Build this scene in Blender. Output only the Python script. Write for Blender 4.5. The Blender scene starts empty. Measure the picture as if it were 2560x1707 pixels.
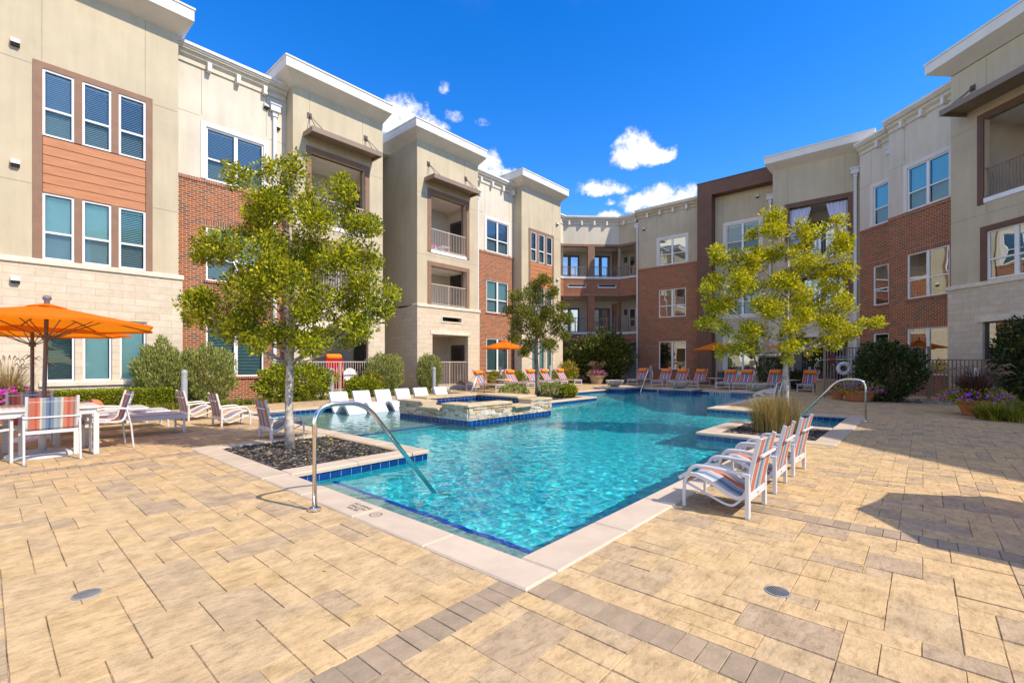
import bpy, math, random
from mathutils import Vector, Matrix
R = math.radians
random.seed(7)
S = bpy.context.scene
COL = S.collection

# ------------------------------------------------------------------ camera, light, exposure
# plan: x runs along the left apartment wing (away, to the right), y points at that wing, z up, metres
YAW = -48.55
cam = bpy.data.objects.new('camera', bpy.data.cameras.new('camera'))
COL.objects.link(cam)
cam.data.sensor_width = 36.0
cam.data.lens = 36.0 * 1165 / 2560
cam.data.shift_y = (905 - 853.5) / 2560
cam.data.clip_end = 3000
cam.location = (0, 0, 1.4)
cam.rotation_euler = (R(90), 0, R(YAW))
S.camera = cam

SUN_AZ = (0.234, -0.972)
SUN_EL = R(45.6)
wd = bpy.data.worlds.new('World')
S.world = wd
wd.use_nodes = True
sl = bpy.data.lights.new('sun', 'SUN')
sl.energy = 3.6
sl.angle = R(0.5)
sl.color = (1.0, 0.88, 0.72)
sl.cycles.is_caustics_light = True
so = bpy.data.objects.new('sun', sl)
COL.objects.link(so)
sdir = Vector((SUN_AZ[0] * math.cos(SUN_EL), SUN_AZ[1] * math.cos(SUN_EL), math.sin(SUN_EL)))
so.rotation_euler = sdir.to_track_quat('Z', 'Y').to_euler()
so.location = sdir * 60
S.view_settings.view_transform = 'Standard'
S.view_settings.look = 'None'
S.view_settings.gamma = 1
S.view_settings.use_curve_mapping = False
S.view_settings.exposure = 0.74
S.cycles.use_denoising = True
S.cycles.max_bounces = 10
S.cycles.diffuse_bounces = 4
S.cycles.glossy_bounces = 4
S.cycles.transmission_bounces = 8
S.cycles.transparent_max_bounces = 12
S.cycles.sample_clamp_indirect = 6

def world_nodes():
    nt = wd.node_tree
    nt.nodes.clear()
    N = nt.nodes.new
    L = nt.links.new
    out = N('ShaderNodeOutputWorld')
    bg = N('ShaderNodeBackground')
    bg.inputs[1].default_value = 0.15
    sky = N('ShaderNodeTexSky')
    sky.sky_type = 'NISHITA'
    sky.sun_disc = False
    sky.sun_elevation = SUN_EL
    sky.sun_rotation = math.atan2(SUN_AZ[0], SUN_AZ[1])
    sky.air_density = 1.0
    sky.dust_density = 0.15
    sky.ozone_density = 3.2
    hs = N('ShaderNodeHueSaturation')
    hs.inputs['Saturation'].default_value = 1.40
    hs.inputs['Value'].default_value = 1.16
    hs.inputs['Hue'].default_value = 0.512
    L(sky.outputs[0], hs.inputs['Color'])
    # fair weather cumulus, laid out by compass bearing and elevation (degrees)
    tc = N('ShaderNodeTexCoord')
    sx = N('ShaderNodeSeparateXYZ')
    L(tc.outputs['Generated'], sx.inputs[0])

    def m(op, a, b=None, c=None):
        n = N('ShaderNodeMath')
        n.operation = op
        for i, q in enumerate((a, b, c)):
            if q is None:
                continue
            if isinstance(q, (int, float)):
                n.inputs[i].default_value = q
            else:
                L(q, n.inputs[i])
        return n.outputs[0]
    az = m('MULTIPLY', m('ARCTAN2', sx.outputs[0], sx.outputs[1]), 57.2958)
    el = m('MULTIPLY', m('ARCSINE', sx.outputs[2]), 57.2958)
    no = N('ShaderNodeTexNoise')
    no.inputs['Scale'].default_value = 30
    no.inputs['Detail'].default_value = 8
    no.inputs['Roughness'].default_value = 0.66
    L(tc.outputs['Generated'], no.inputs['Vector'])
    # bearing, elevation, half-width, height above base, density
    clouds = [(63.2, 23.0, 3.4, 3.4, 1.0), (66.0, 22.6, 2.8, 1.7, .95), (59.8, 19.8, 4.0, 1.7, .95), (67.2, 17.9, 4.2, 2.7, 1.0), (63.3, 17.8, 2.8, 1.8, .95),
              (60.5, 18.4, 1.1, .8, .8), (60.6, 16.6, 2.4, 1.6, .95), (35.4, 26.2, 4.2, 3.4, 1.0), (38.9, 25.9, 2.6, 2.0, .95), (41.2, 27.4, 2.2, 1.5, .52),
              (44.8, 27.0, 2.2, 1.2, .46), (40.2, 30.0, 1.5, 1.6, .44), (45.4, 22.2, 2.9, 2.9, 1.0), (48.2, 21.4, 2.2, 1.6, .9)]
    acc = None
    for a0, e0, ra, re, dn in clouds:
        dx = m('DIVIDE', m('SUBTRACT', az, a0), ra)
        dyr = m('SUBTRACT', el, e0)
        dy = m('MAXIMUM', m('DIVIDE', dyr, re), m('DIVIDE', dyr, -re * .45))
        d = m('SUBTRACT', dn, m('ADD', m('MULTIPLY', dx, dx), m('MULTIPLY', dy, dy)))
        acc = d if acc is None else m('MAXIMUM', acc, d)
    dens = m('ADD', acc, m('MULTIPLY', m('SUBTRACT', no.outputs[0], .5), 2.3))
    ramp = N('ShaderNodeMapRange')
    ramp.interpolation_type = 'SMOOTHSTEP'
    ramp.inputs[1].default_value = 0.2
    ramp.inputs[2].default_value = 0.9
    L(dens, ramp.inputs[0])
    shade = N('ShaderNodeMapRange')
    shade.inputs[1].default_value = 0.3
    shade.inputs[2].default_value = 1.5
    shade.inputs[3].default_value = 3.9
    shade.inputs[4].default_value = 7.2
    L(dens, shade.inputs[0])
    cc = N('ShaderNodeCombineColor')
    for i, k in enumerate((.985, .99, 1.02)):
        L(m('MULTIPLY', shade.outputs[0], k), cc.inputs[i])
    mx = N('ShaderNodeMix')
    mx.data_type = 'RGBA'
    L(m('MULTIPLY', ramp.outputs[0], .97), mx.inputs[0])
    L(hs.outputs[0], mx.inputs[6])
    L(cc.outputs[0], mx.inputs[7])
    # unseen bank of bright cloud in the west, added to fill the shaded walls
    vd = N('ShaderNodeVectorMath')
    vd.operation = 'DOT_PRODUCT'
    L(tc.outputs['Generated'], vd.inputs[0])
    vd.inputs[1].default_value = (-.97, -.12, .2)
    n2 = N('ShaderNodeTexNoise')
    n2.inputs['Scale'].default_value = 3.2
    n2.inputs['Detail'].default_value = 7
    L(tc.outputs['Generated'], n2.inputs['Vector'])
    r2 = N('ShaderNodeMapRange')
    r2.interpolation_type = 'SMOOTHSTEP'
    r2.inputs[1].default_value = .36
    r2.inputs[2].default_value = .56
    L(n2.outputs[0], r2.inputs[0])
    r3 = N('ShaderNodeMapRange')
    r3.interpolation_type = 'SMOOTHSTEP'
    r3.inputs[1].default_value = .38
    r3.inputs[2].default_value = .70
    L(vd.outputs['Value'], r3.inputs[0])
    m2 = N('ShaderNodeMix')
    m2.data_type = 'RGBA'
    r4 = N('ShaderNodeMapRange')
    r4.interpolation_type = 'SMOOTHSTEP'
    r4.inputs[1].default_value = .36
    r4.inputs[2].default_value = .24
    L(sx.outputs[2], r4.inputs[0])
    r5 = N('ShaderNodeMapRange')       # unseen broken cloud overhead, added as neutral fill for the shade
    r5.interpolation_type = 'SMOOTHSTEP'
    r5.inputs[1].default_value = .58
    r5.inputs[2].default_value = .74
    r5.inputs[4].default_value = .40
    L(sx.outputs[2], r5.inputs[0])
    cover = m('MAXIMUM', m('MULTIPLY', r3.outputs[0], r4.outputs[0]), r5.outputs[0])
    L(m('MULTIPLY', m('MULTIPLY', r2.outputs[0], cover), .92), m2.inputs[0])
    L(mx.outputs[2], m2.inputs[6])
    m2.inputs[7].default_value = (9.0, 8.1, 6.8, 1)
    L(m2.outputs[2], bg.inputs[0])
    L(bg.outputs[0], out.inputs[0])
world_nodes()

# ------------------------------------------------------------------ mesh helpers
class MB:
    """collects faces; build() links them as ONE mesh object"""
    def __init__(s, M=None):
        s.v = []
        s.f = []
        s.M = M
        s.uvon = True
    def add(s, pts, faces):
        b = len(s.v)
        if s.M is not None:
            s.v.extend(tuple(s.M @ Vector(p)) for p in pts)
        else:
            s.v.extend(tuple(p) for p in pts)
        s.f.extend(tuple(i + b for i in f) for f in faces)
    def poly(s, *pts):
        s.add(pts, [tuple(range(len(pts)))])
    def box(s, x0, y0, z0, x1, y1, z1, T=None):
        p = [(x0, y0, z0), (x1, y0, z0), (x1, y1, z0), (x0, y1, z0), (x0, y0, z1), (x1, y0, z1), (x1, y1, z1), (x0, y1, z1)]
        if T is not None:
            p = [T @ Vector(q) for q in p]
        s.add(p, [(0, 3, 2, 1), (4, 5, 6, 7), (0, 1, 5, 4), (1, 2, 6, 5), (2, 3, 7, 6), (3, 0, 4, 7)])
    def cbox(s, x0, y0, z0, x1, y1, z1, b, T=None):
        """box with chamfered top edges"""
        p = [(x0, y0, z0), (x1, y0, z0), (x1, y1, z0), (x0, y1, z0), (x0, y0, z1 - b), (x1, y0, z1 - b), (x1, y1, z1 - b), (x0, y1, z1 - b),
             (x0 + b, y0 + b, z1), (x1 - b, y0 + b, z1), (x1 - b, y1 - b, z1), (x0 + b, y1 - b, z1)]
        if T is not None:
            p = [T @ Vector(q) for q in p]
        s.add(p, [(0, 3, 2, 1), (8, 9, 10, 11), (0, 1, 5, 4), (1, 2, 6, 5), (2, 3, 7, 6), (3, 0, 4, 7), (4, 5, 9, 8), (5, 6, 10, 9), (6, 7, 11, 10), (7, 4, 8, 11)])
    def tube(s, pts, r, n=8, r2=None, flat=None):
        """swept tube; flat=(a,b) half sizes gives a flat bar"""
        P = [Vector(p) for p in pts]
        rings = []
        up = Vector((0, 0, 1))
        for i, p in enumerate(P):
            a = P[i] - P[i - 1] if i else P[1] - P[0]
            b = P[i + 1] - P[i] if i < len(P) - 1 else P[i] - P[i - 1]
            t = (a.normalized() + b.normalized())
            t = t.normalized() if t.length > 1e-6 else a.normalized()
            u = t.cross(up)
            if u.length < 1e-3:
                u = t.cross(Vector((0, 1, 0)))
            u.normalize()
            w = u.cross(t).normalized()
            rr = r if r2 is None else r + (r2 - r) * i / (len(P) - 1)
            if isinstance(rr, (list, tuple)):
                rr = rr[i]
            rings.append([p + u * math.cos(2 * math.pi * k / n) * rr + w * math.sin(2 * math.pi * k / n) * rr for k in range(n)])
        pts2 = [q for g in rings for q in g]
        F = []
        for i in range(len(P) - 1):
            for k in range(n):
                k2 = (k + 1) % n
                F.append((i * n + k, i * n + k2, (i + 1) * n + k2, (i + 1) * n + k))
        F.append(tuple(range(n - 1, -1, -1)))
        F.append(tuple((len(P) - 1) * n + k for k in range(n)))
        s.add(pts2, F)
    def lathe(s, prof, c=(0, 0, 0), n=24, cap=True):
        pts = []
        for r, z in prof:
            for k in range(n):
                a = 2 * math.pi * k / n
                pts.append((c[0] + r * math.cos(a), c[1] + r * math.sin(a), c[2] + z))
        F = []
        for i in range(len(prof) - 1):
            for k in range(n):
                k2 = (k + 1) % n
                F.append((i * n + k, i * n + k2, (i + 1) * n + k2, (i + 1) * n + k))
        if cap:
            F.append(tuple(range(n - 1, -1, -1)))
            F.append(tuple((len(prof) - 1) * n + k for k in range(n)))
        s.add(pts, F)
    def ribbon(s, prof, x0, x1, th, nx=1):
        """sheet extruded along x from a (y,z) profile, with thickness"""
        n = len(prof)
        top, bot = [], []
        for i, (y, z) in enumerate(prof):
            a = prof[max(i - 1, 0)]
            b = prof[min(i + 1, n - 1)]
            ty, tz = b[0] - a[0], b[1] - a[1]
            l = math.hypot(ty, tz)
            ny, nz = -tz / l, ty / l
            top.append((y, z))
            bot.append((y - ny * th, z - nz * th))
        pts = [(x0, y, z) for y, z in top] + [(x1, y, z) for y, z in top] + [(x0, y, z) for y, z in bot] + [(x1, y, z) for y, z in bot]
        F = []
        for i in range(n - 1):
            F.append((i, n + i, n + i + 1, i + 1))
            F.append((2 * n + i, 2 * n + i + 1, 3 * n + i + 1, 3 * n + i))
            F.append((i, i + 1, 2 * n + i + 1, 2 * n + i))
            F.append((n + i, 3 * n + i, 3 * n + i + 1, n + i + 1))
        F.append((0, 2 * n, 3 * n, n))
        F.append((n - 1, 2 * n - 1, 4 * n - 1, 3 * n - 1))
        s.add(pts, F)
    def build(s, name, mat, parent=None, smooth=False, uv=None):
        me = bpy.data.meshes.new(name)
        me.from_pydata(s.v, [], s.f)
        me.materials.append(mat)
        if (uv if uv is not None else s.uvon) and len(s.f) < 60000:
            L = me.uv_layers.new(name='uv')
            data = []
            V = s.v
            for p in me.polygons:
                n = p.normal
                if abs(n.z) > .7:
                    for i in p.vertices:
                        data += [V[i][0], V[i][1]]
                else:
                    l = math.hypot(n.x, n.y) or 1
                    tx, ty = -n.y / l, n.x / l
                    for i in p.vertices:
                        data += [V[i][0] * tx + V[i][1] * ty, V[i][2]]
            L.data.foreach_set('uv', data)
        if smooth:
            me.polygons.foreach_set('use_smooth', [True] * len(me.polygons))
        o = bpy.data.objects.new(name, me)
        COL.objects.link(o)
        if parent is not None:
            o.parent = parent
        return o

def tag(o, label=None, cat=None, group=None, kind=None):
    if label:
        o['label'] = label
    if cat:
        o['category'] = cat
    if group:
        o['group'] = group
    if kind:
        o['kind'] = kind
    return o

def thing(name, label, cat, loc=(0, 0, 0), rz=0, group=None):
    o = bpy.data.objects.new(name, None)
    COL.objects.link(o)
    o.empty_display_size = .2
    o.location = loc
    o.rotation_euler = (0, 0, rz)
    return tag(o, label, cat, group)

def dup(root, loc, rz=0, label=None, scale=None, group=None):
    r = root.copy()
    COL.objects.link(r)
    r.location = loc
    r.rotation_euler = (0, 0, rz)
    if scale:
        r.scale = scale
    if label:
        r['label'] = label
    if group:
        r['group'] = group
    for ch in list(root.children):
        c = ch.copy()
        COL.objects.link(c)
        c.parent = r
        for g in list(ch.children):
            d = g.copy()
            COL.objects.link(d)
            d.parent = c
    return r

def arc(c, r, a0, a1, n, plane='xz', k=0):
    out = []
    for i in range(n + 1):
        a = R(a0 + (a1 - a0) * i / n)
        u, w = c[0] + r * math.cos(a), c[1] + r * math.sin(a)
        out.append((u, k, w) if plane == 'xz' else (k, u, w))
    return out

# ------------------------------------------------------------------ materials
class NT:
    def __init__(s, name):
        s.m = bpy.data.materials.new(name)
        s.m.use_nodes = True
        s.t = s.m.node_tree
        s.b = s.t.nodes['Principled BSDF']
        s.out = s.t.nodes['Material Output']
    def N(s, k, **kw):
        n = s.t.nodes.new(k)
        for a, b in kw.items():
            setattr(n, a, b)
        return n
    def L(s, a, b):
        s.t.links.new(a, b)
    def tex(s, kind='UV'):
        return s.N('ShaderNodeTexCoord').outputs[kind]
    def noise(s, scale, detail=4, vec=None, rough=.55):
        n = s.N('ShaderNodeTexNoise')
        n.inputs['Scale'].default_value = scale
        n.inputs['Detail'].default_value = detail
        n.inputs['Roughness'].default_value = rough
        if vec is not None:
            s.L(vec, n.inputs['Vector'])
        return n
    def ramp(s, fac, stops, interp='LINEAR'):
        r = s.N('ShaderNodeValToRGB')
        r.color_ramp.interpolation = interp
        e = r.color_ramp.elements
        while len(e) < len(stops):
            e.new(.5)
        for i, (p, c) in enumerate(stops):
            e[i].position = p
            e[i].color = (*c, 1) if len(c) == 3 else c
        if fac is not None:
            s.L(fac, r.inputs[0])
        return r.outputs[0]
    def mix(s, fac, a, b, mode='MIX'):
        n = s.N('ShaderNodeMix', data_type='RGBA', blend_type=mode)
        for i, q in ((0, fac), (6, a), (7, b)):
            if isinstance(q, (int, float)):
                n.inputs[i].default_value = q
            elif isinstance(q, tuple):
                n.inputs[i].default_value = (*q, 1)
            else:
                s.L(q, n.inputs[i])
        return n.outputs[2]
    def math(s, op, a, b=None):
        n = s.N('ShaderNodeMath', operation=op)
        for i, q in enumerate((a, b)):
            if q is None:
                continue
            if isinstance(q, (int, float)):
                n.inputs[i].default_value = q
            else:
                s.L(q, n.inputs[i])
        return n.outputs[0]
    def bump(s, h, strength=.3, dist=.01):
        b = s.N('ShaderNodeBump')
        b.inputs['Strength'].default_value = strength
        b.inputs['Distance'].default_value = dist
        s.L(h, b.inputs['Height'])
        s.L(b.outputs[0], s.b.inputs['Normal'])
    def base(s, c, rough=.6, spec=.5, metal=0):
        if isinstance(c, tuple):
            s.b.inputs['Base Color'].default_value = (*c, 1)
        else:
            s.L(c, s.b.inputs['Base Color'])
        s.b.inputs['Roughness'].default_value = rough
        s.b.inputs['Specular IOR Level'].default_value = spec
        s.b.inputs['Metallic'].default_value = metal

def plain(name, c, rough=.5, var=.12, scale=6, bump=0, bscale=60, spec=.4, metal=0):
    n = NT(name)
    o = n.tex('Object')
    no = n.noise(scale, 5, o)
    lo = tuple(x * (1 - var) for x in c)
    hi = tuple(min(1, x * (1 + var)) for x in c)
    n.base(n.ramp(no.outputs[0], [(.3, lo), (.7, hi)]), rough, spec, metal)
    if bump:
        n.bump(n.noise(bscale, 3, o).outputs[0], bump, .004)
    return n.m

def stucco(name, c):
    n = NT(name)
    o = n.tex('Object')
    big = n.noise(.5, 6, o, .65)
    st = n.N('ShaderNodeMapping')
    st.inputs['Scale'].default_value = (2.2, 2.2, .22)
    n.L(o, st.inputs[0])
    streak = n.noise(1.6, 5, st.outputs[0], .6)
    f = n.math('ADD', n.math('MULTIPLY', big.outputs[0], .6), n.math('MULTIPLY', streak.outputs[0], .4))
    lo = tuple(x * .86 for x in c)
    hi = tuple(min(1, x * 1.08) for x in c)
    n.base(n.ramp(f, [(.36, lo), (.62, hi)]), .92, .15)
    n.bump(n.noise(90, 3, o).outputs[0], .35, .003)
    return n.m

def brickmat(name, cols, mortar, bw, bh, ms=.01, off=.5, rough=.85, bump=.6, var=.12, mottled=True):
    n = NT(name)
    uv = n.tex('UV')
    b = n.N('ShaderNodeTexBrick')
    b.offset = off
    b.inputs['Scale'].default_value = 1
    b.inputs['Brick Width'].default_value = bw
    b.inputs['Row Height'].default_value = bh
    b.inputs['Mortar Size'].default_value = ms
    b.inputs['Mortar Smooth'].default_value = .15
    b.inputs['Bias'].default_value = 0
    b.inputs['Color1'].default_value = (0, 0, 0, 1)
    b.inputs['Color2'].default_value = (1, 1, 1, 1)
    b.inputs['Mortar'].default_value = (.5, .5, .5, 1)
    n.L(uv, b.inputs['Vector'])
    k = len(cols)
    col = n.ramp(b.outputs['Color'], [(i / k, c) for i, c in enumerate(cols)], 'CONSTANT')
    no = n.noise(5, 6, uv, .6)
    col = n.mix(var, col, n.ramp(no.outputs[0], [(.3, (.2, .2, .2)), (.7, (1, 1, 1))]), 'MULTIPLY')
    col = n.mix(b.outputs['Fac'], col, mortar)
    n.base(col, rough, .2)
    h = n.math('SUBTRACT', n.math('MULTIPLY', n.noise(120, 3, uv).outputs[0], .3), b.outputs['Fac'])
    n.bump(h, bump, .006)
    return n.m

def island(name, stops, rough=.8, spec=.3, nscale=8, nvar=.35, bump=.4, bscale=40, transl=0, grain=False):
    """colour by piece (each loose piece of the mesh has its own shade)"""
    n = NT(name)
    g = n.N('ShaderNodeNewGeometry')
    o = n.tex('Object')
    c = n.ramp(g.outputs['Random Per Island'], stops)
    if nvar:
        no = n.noise(nscale, 7, o, .65)
        c = n.mix(nvar, c, n.ramp(no.outputs[0], [(.32, (.45, .42, .38)), (.62, (1.1, 1.08, 1.05))]), 'MULTIPLY')
    if grain:
        mp = n.N('ShaderNodeMapping')
        mp.inputs['Scale'].default_value = (9, 26, 9)
        n.L(o, mp.inputs[0])
        cl = n.noise(1.0, 6, mp.outputs[0], .7)
        c = n.mix(.55, c, n.ramp(cl.outputs[0], [(.36, (.55, .52, .50)), (.5, (1, 1, 1))]), 'MULTIPLY')
        gr = n.noise(260, 2, o)
        c = n.mix(.35, c, n.ramp(gr.outputs[0], [(.35, (.5, .48, .45)), (.55, (1.1, 1.1, 1.1))]), 'MULTIPLY')
    n.base(c, rough, spec)
    if bump:
        n.bump(n.noise(bscale, 5, o).outputs[0], bump, .006)
    if transl:
        tr = n.N('ShaderNodeBsdfTranslucent')
        n.L(c, tr.inputs[0])
        ms = n.N('ShaderNodeMixShader')
        ms.inputs[0].default_value = transl
        n.L(n.b.outputs[0], ms.inputs[1])
        n.L(tr.outputs[0], ms.inputs[2])
        n.L(ms.outputs[0], n.out.inputs[0])
    return n.m

def stripes(name, stops, half):
    """sling fabric: woven stripes running along the seat, by the distance across it"""
    n = NT(name)
    sx = n.N('ShaderNodeSeparateXYZ')
    n.L(n.tex('Object'), sx.inputs[0])
    mr = n.N('ShaderNodeMapRange')
    mr.inputs[1].default_value = -half
    mr.inputs[2].default_value = half
    n.L(sx.outputs[0], mr.inputs[0])
    c = n.ramp(mr.outputs[0], stops, 'CONSTANT')
    fine = n.N('ShaderNodeMath', operation='SINE')
    n.L(n.math('MULTIPLY', sx.outputs[0], 700.0), fine.inputs[0])
    c = n.mix(.18, c, n.ramp(n.math('ADD', n.math('MULTIPLY', fine.outputs[0], .5), .5), [(0, (.35, .35, .35)), (1, (1, 1, 1))]), 'MULTIPLY')
    n.base(c, .75, .2)
    tr = n.N('ShaderNodeBsdfTranslucent')
    n.L(c, tr.inputs[0])
    ms = n.N('ShaderNodeMixShader')
    ms.inputs[0].default_value = .25
    n.L(n.b.outputs[0], ms.inputs[1])
    n.L(tr.outputs[0], ms.inputs[2])
    n.L(ms.outputs[0], n.out.inputs[0])
    return n.m

def glassmat(name, tint, refl=1.0, base=.55):
    n = NT(name)
    tr = n.N('ShaderNodeBsdfTransparent')
    tr.inputs[0].default_value = (*tint, 1)
    gl = n.N('ShaderNodeBsdfGlossy')
    gl.inputs['Roughness'].default_value = 0.0
    gl.inputs['Color'].default_value = (.95, 1, 1, 1)
    fr = n.N('ShaderNodeFresnel')
    fr.inputs[0].default_value = base + 1.2
    o = n.tex('Object')
    b = n.N('ShaderNodeBump')
    b.inputs['Strength'].default_value = .35
    b.inputs['Distance'].default_value = .02
    n.L(n.noise(.9, 1, o).outputs[0], b.inputs['Height'])
    n.L(b.outputs[0], gl.inputs['Normal'])
    ms = n.N('ShaderNodeMixShader')
    n.L(n.math('MINIMUM', n.math('MULTIPLY', fr.outputs[0], refl), 1.0), ms.inputs[0])
    n.L(tr.outputs[0], ms.inputs[1])
    n.L(gl.outputs[0], ms.inputs[2])
    n.L(ms.outputs[0], n.out.inputs[0])
    return n.m

M = {}
M['stucco_tan'] = stucco('stucco_tan', (.50, .43, .295))
M['stucco_cream'] = stucco('stucco_cream', (.60, .545, .43))
M['stucco_olive'] = stucco('stucco_olive', (.49, .425, .295))
M['joint'] = plain('joint_line', (.30, .25, .17), .9)
M['cornice'] = plain('cornice_paint', (.66, .63, .57), .7, .06, 1.5)
M['cap_metal'] = plain('cap_metal', (.8, .79, .76), .45, .05)
M['groove_shade'] = plain('groove_shadow_grey', (.40, .41, .43), .6, .05)  # flat grey strips that paint the shade inside the lounger grooves
M['white'] = plain('white_paint', (.60, .60, .60), .35, .04, 3, spec=.5)
M['white_vinyl'] = plain('white_vinyl', (.76, .75, .72), .4, .05)
M['stone'] = brickmat('limestone_blocks', [(.62, .525, .385), (.66, .565, .425), (.60, .51, .375), (.64, .545, .405), (.61, .53, .405)], (.47, .35, .2), .62, .21, .006, .5, .85, .35, .2)
M['stone_cap'] = plain('limestone_cap', (.66, .58, .45), .8, .12, 4)
M['brick'] = brickmat('brick', [(.29, .080, .034), (.31, .094, .042), (.235, .066, .032), (.125, .072, .052), (.325, .105, .048), (.265, .074, .034), (.15, .078, .052), (.28, .082, .036)], (.54, .37, .225), .225, .0755, .0085, .5, .88, .6, .12)
M['soldier'] = brickmat('soldier_brick', [(.35, .105, .05), (.30, .09, .045), (.19, .1, .07), (.38, .125, .06)], (.50, .37, .27), .075, .26, .0075, 0, .88, .6, .3)
M['brown'] = plain('brown_trim', (.235, .135, .083), .7, .1, 3)
M['brown_dark'] = plain('dark_brown_trim', (.14, .07, .043), .65, .12, 2)
M['wood'] = None
n = NT('cedar_planks')
uv = n.tex('UV')
mp = n.N('ShaderNodeMapping')
mp.inputs['Scale'].default_value = (.8, 14, 1)
n.L(uv, mp.inputs[0])
n.base(n.ramp(n.noise(2, 8, mp.outputs[0], .6).outputs[0], [(.3, (.34, .13, .052)), (.7, (.50, .225, .10))]), .55, .3)
M['wood'] = n.m
M['awning'] = plain('bronze_metal', (.235, .175, .115), .45, .08, 3, metal=.0)
M['bronze'] = plain('dark_bronze', (.085, .062, .05), .45, .1)
M['rail_tan'] = plain('tan_rail_paint', (.52, .43, .34), .5, .06)
M['rail_brown'] = plain('brown_rail_paint', (.23, .165, .12), .5, .08)
M['room'] = plain('balcony_siding', (.56, .49, .39), .85, .06, 2)
M['ceiling'] = plain('balcony_ceiling', (.62, .56, .47), .85, .05, 2)
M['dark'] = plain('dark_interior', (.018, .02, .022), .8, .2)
M['blind'] = plain('white_blind', (.88, .88, .84), .5, .03)
M['glass'] = glassmat('window_glass', (.74, 1.0, .93), .9, .33)
M['glass_top'] = glassmat('coated_window_glass', (.84, .97, 1.0), 1.0, .40)
M['glass_cyan'] = glassmat('cyan_window_glass', (.46, .84, 1.0), 1.6, .42)
M['glass_screen'] = glassmat('screened_window_glass', (.56, .70, .70), .8, .36)
M['glass_mirror'] = glassmat('reflective_window_glass', (.34, .45, .42), 5.2, .45)
M['paver'] = island('concrete_pavers', [(0, (.42, .32, .215)), (.16, (.475, .36, .222)), (.34, (.54, .40, .228)), (.72, (.58, .42, .228)), (1, (.565, .405, .208))], .92, .15, 6.0, .50, 1.0, 34, grain=True)
M['band'] = island('grey_band_pavers', [(0, (.30, .235, .165)), (1, (.385, .295, .20))], .9, .2, 9, .35, .6, 40)
n = NT('joint_sand')
n.base(n.ramp(n.noise(3.5, 6, n.tex('Object'), .7).outputs[0], [(.40, (.06, .048, .038)), (.60, (.38, .30, .21))]), .95, .1)
M['sand'] = n.m
M['coping'] = island('limestone_coping', [(0, (.50, .41, .31)), (1, (.56, .465, .36))], .75, .3, 2.2, .25, .25, 60)
M['tile'] = None
n = NT('blue_waterline_tile')
uv = n.tex('UV')
b = n.N('ShaderNodeTexBrick')
b.offset = 0
for k, v in (('Scale', 1), ('Brick Width', .152), ('Row Height', .152), ('Mortar Size', .003), ('Bias', 0)):
    b.inputs[k].default_value = v
b.inputs['Color1'].default_value = (.002, .030, .14, 1)
b.inputs['Color2'].default_value = (.004, .052, .235, 1)
b.inputs['Mortar'].default_value = (.30, .38, .5, 1)
n.L(uv, b.inputs['Vector'])
n.base(n.mix(.35, b.outputs['Color'], n.ramp(n.noise(7, 5, uv).outputs[0], [(.3, (.35, .35, .4)), (.7, (1.2, 1.2, 1.2))]), 'MULTIPLY'), .12, .6)
M['tile'] = n.m
M['trimtile'] = plain('blue_step_tile', (.003, .06, .40), .15, .2, 9)
def plaster(name, cs):
    n = NT(name)
    o = n.tex('Object')
    vo = n.N('ShaderNodeTexVoronoi')
    vo.inputs['Scale'].default_value = 34
    n.L(o, vo.inputs['Vector'])
    n.base(n.mix(.35, n.ramp(n.noise(7, 6, o, .7).outputs[0], [(.3, cs[0]), (.7, cs[1])]), vo.outputs['Color'], 'SOFT_LIGHT'), .8, .2)
    return n.m
M['plaster'] = plaster('blue_pebble_finish', ((.012, .36, .44), (.08, .74, .76)))
M['ledge'] = plaster('pale_pebble_finish', ((.20, .27, .25), (.36, .42, .38)))
M['steel'] = plain('polished_steel', (.74, .70, .65), .2, .04, metal=1)
M['iron'] = plain('drain_iron', (.30, .30, .30), .45, .3, metal=.3)
n = NT('orange_canvas')
n.base(n.ramp(n.noise(2, 5, n.tex('Object')).outputs[0], [(.3, (.80, .19, .006)), (.7, (.88, .225, .008))]), .8, .2)
tr = n.N('ShaderNodeBsdfTranslucent')
tr.inputs[0].default_value = (.95, .30, .008, 1)
ms = n.N('ShaderNodeMixShader')
ms.inputs[0].default_value = .42
n.L(n.b.outputs[0], ms.inputs[1])
n.L(tr.outputs[0], ms.inputs[2])
n.L(ms.outputs[0], n.out.inputs[0])
M['orange'] = n.m
M['pillow'] = plain('orange_fabric', (.86, .24, .01), .85, .08, 8)
M['pole'] = plain('bronze_pole', (.13, .10, .09), .45, .1)
M['grey_metal'] = plain('grey_metal', (.31, .34, .38), .5, .06)
M['grey_dark'] = plain('dark_grey_metal', (.07, .075, .08), .5, .1)
M['finial'] = plain('blue_grey_finial', (.15, .16, .19), .45, .1)
M['lens'] = plain('bollard_lens', (.5, .48, .4), .3, .1)
M['terracotta'] = plain('terracotta', (.43, .17, .075), .8, .15, 4)
M['sandpot'] = plain('sand_planter', (.36, .28, .17), .85, .15, 4)
M['concrete'] = plain('cast_concrete', (.42, .37, .29), .8, .25, 4, .3, 30)
M['bark'] = plain('grey_bark', (.20, .175, .145), .9, .5, 9, 1.0, 30)
M['bark_pale'] = plain('pale_bark', (.40, .36, .31), .9, .55, 11, 1.0, 30)
M['twig'] = plain('brown_twig', (.14, .105, .075), .9, .3, 9)
M['mulch_soil'] = plain('mulch_soil', (.035, .03, .026), .95, .4, 14, .8, 30)
M['mulch'] = island('mulch_chips', [(0, (.010, .010, .011)), (.5, (.028, .027, .027)), (.72, (.07, .062, .055)), (.9, (.17, .14, .11)), (1, (.30, .24, .17))], .8, .3, 8, .2, 0)
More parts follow.
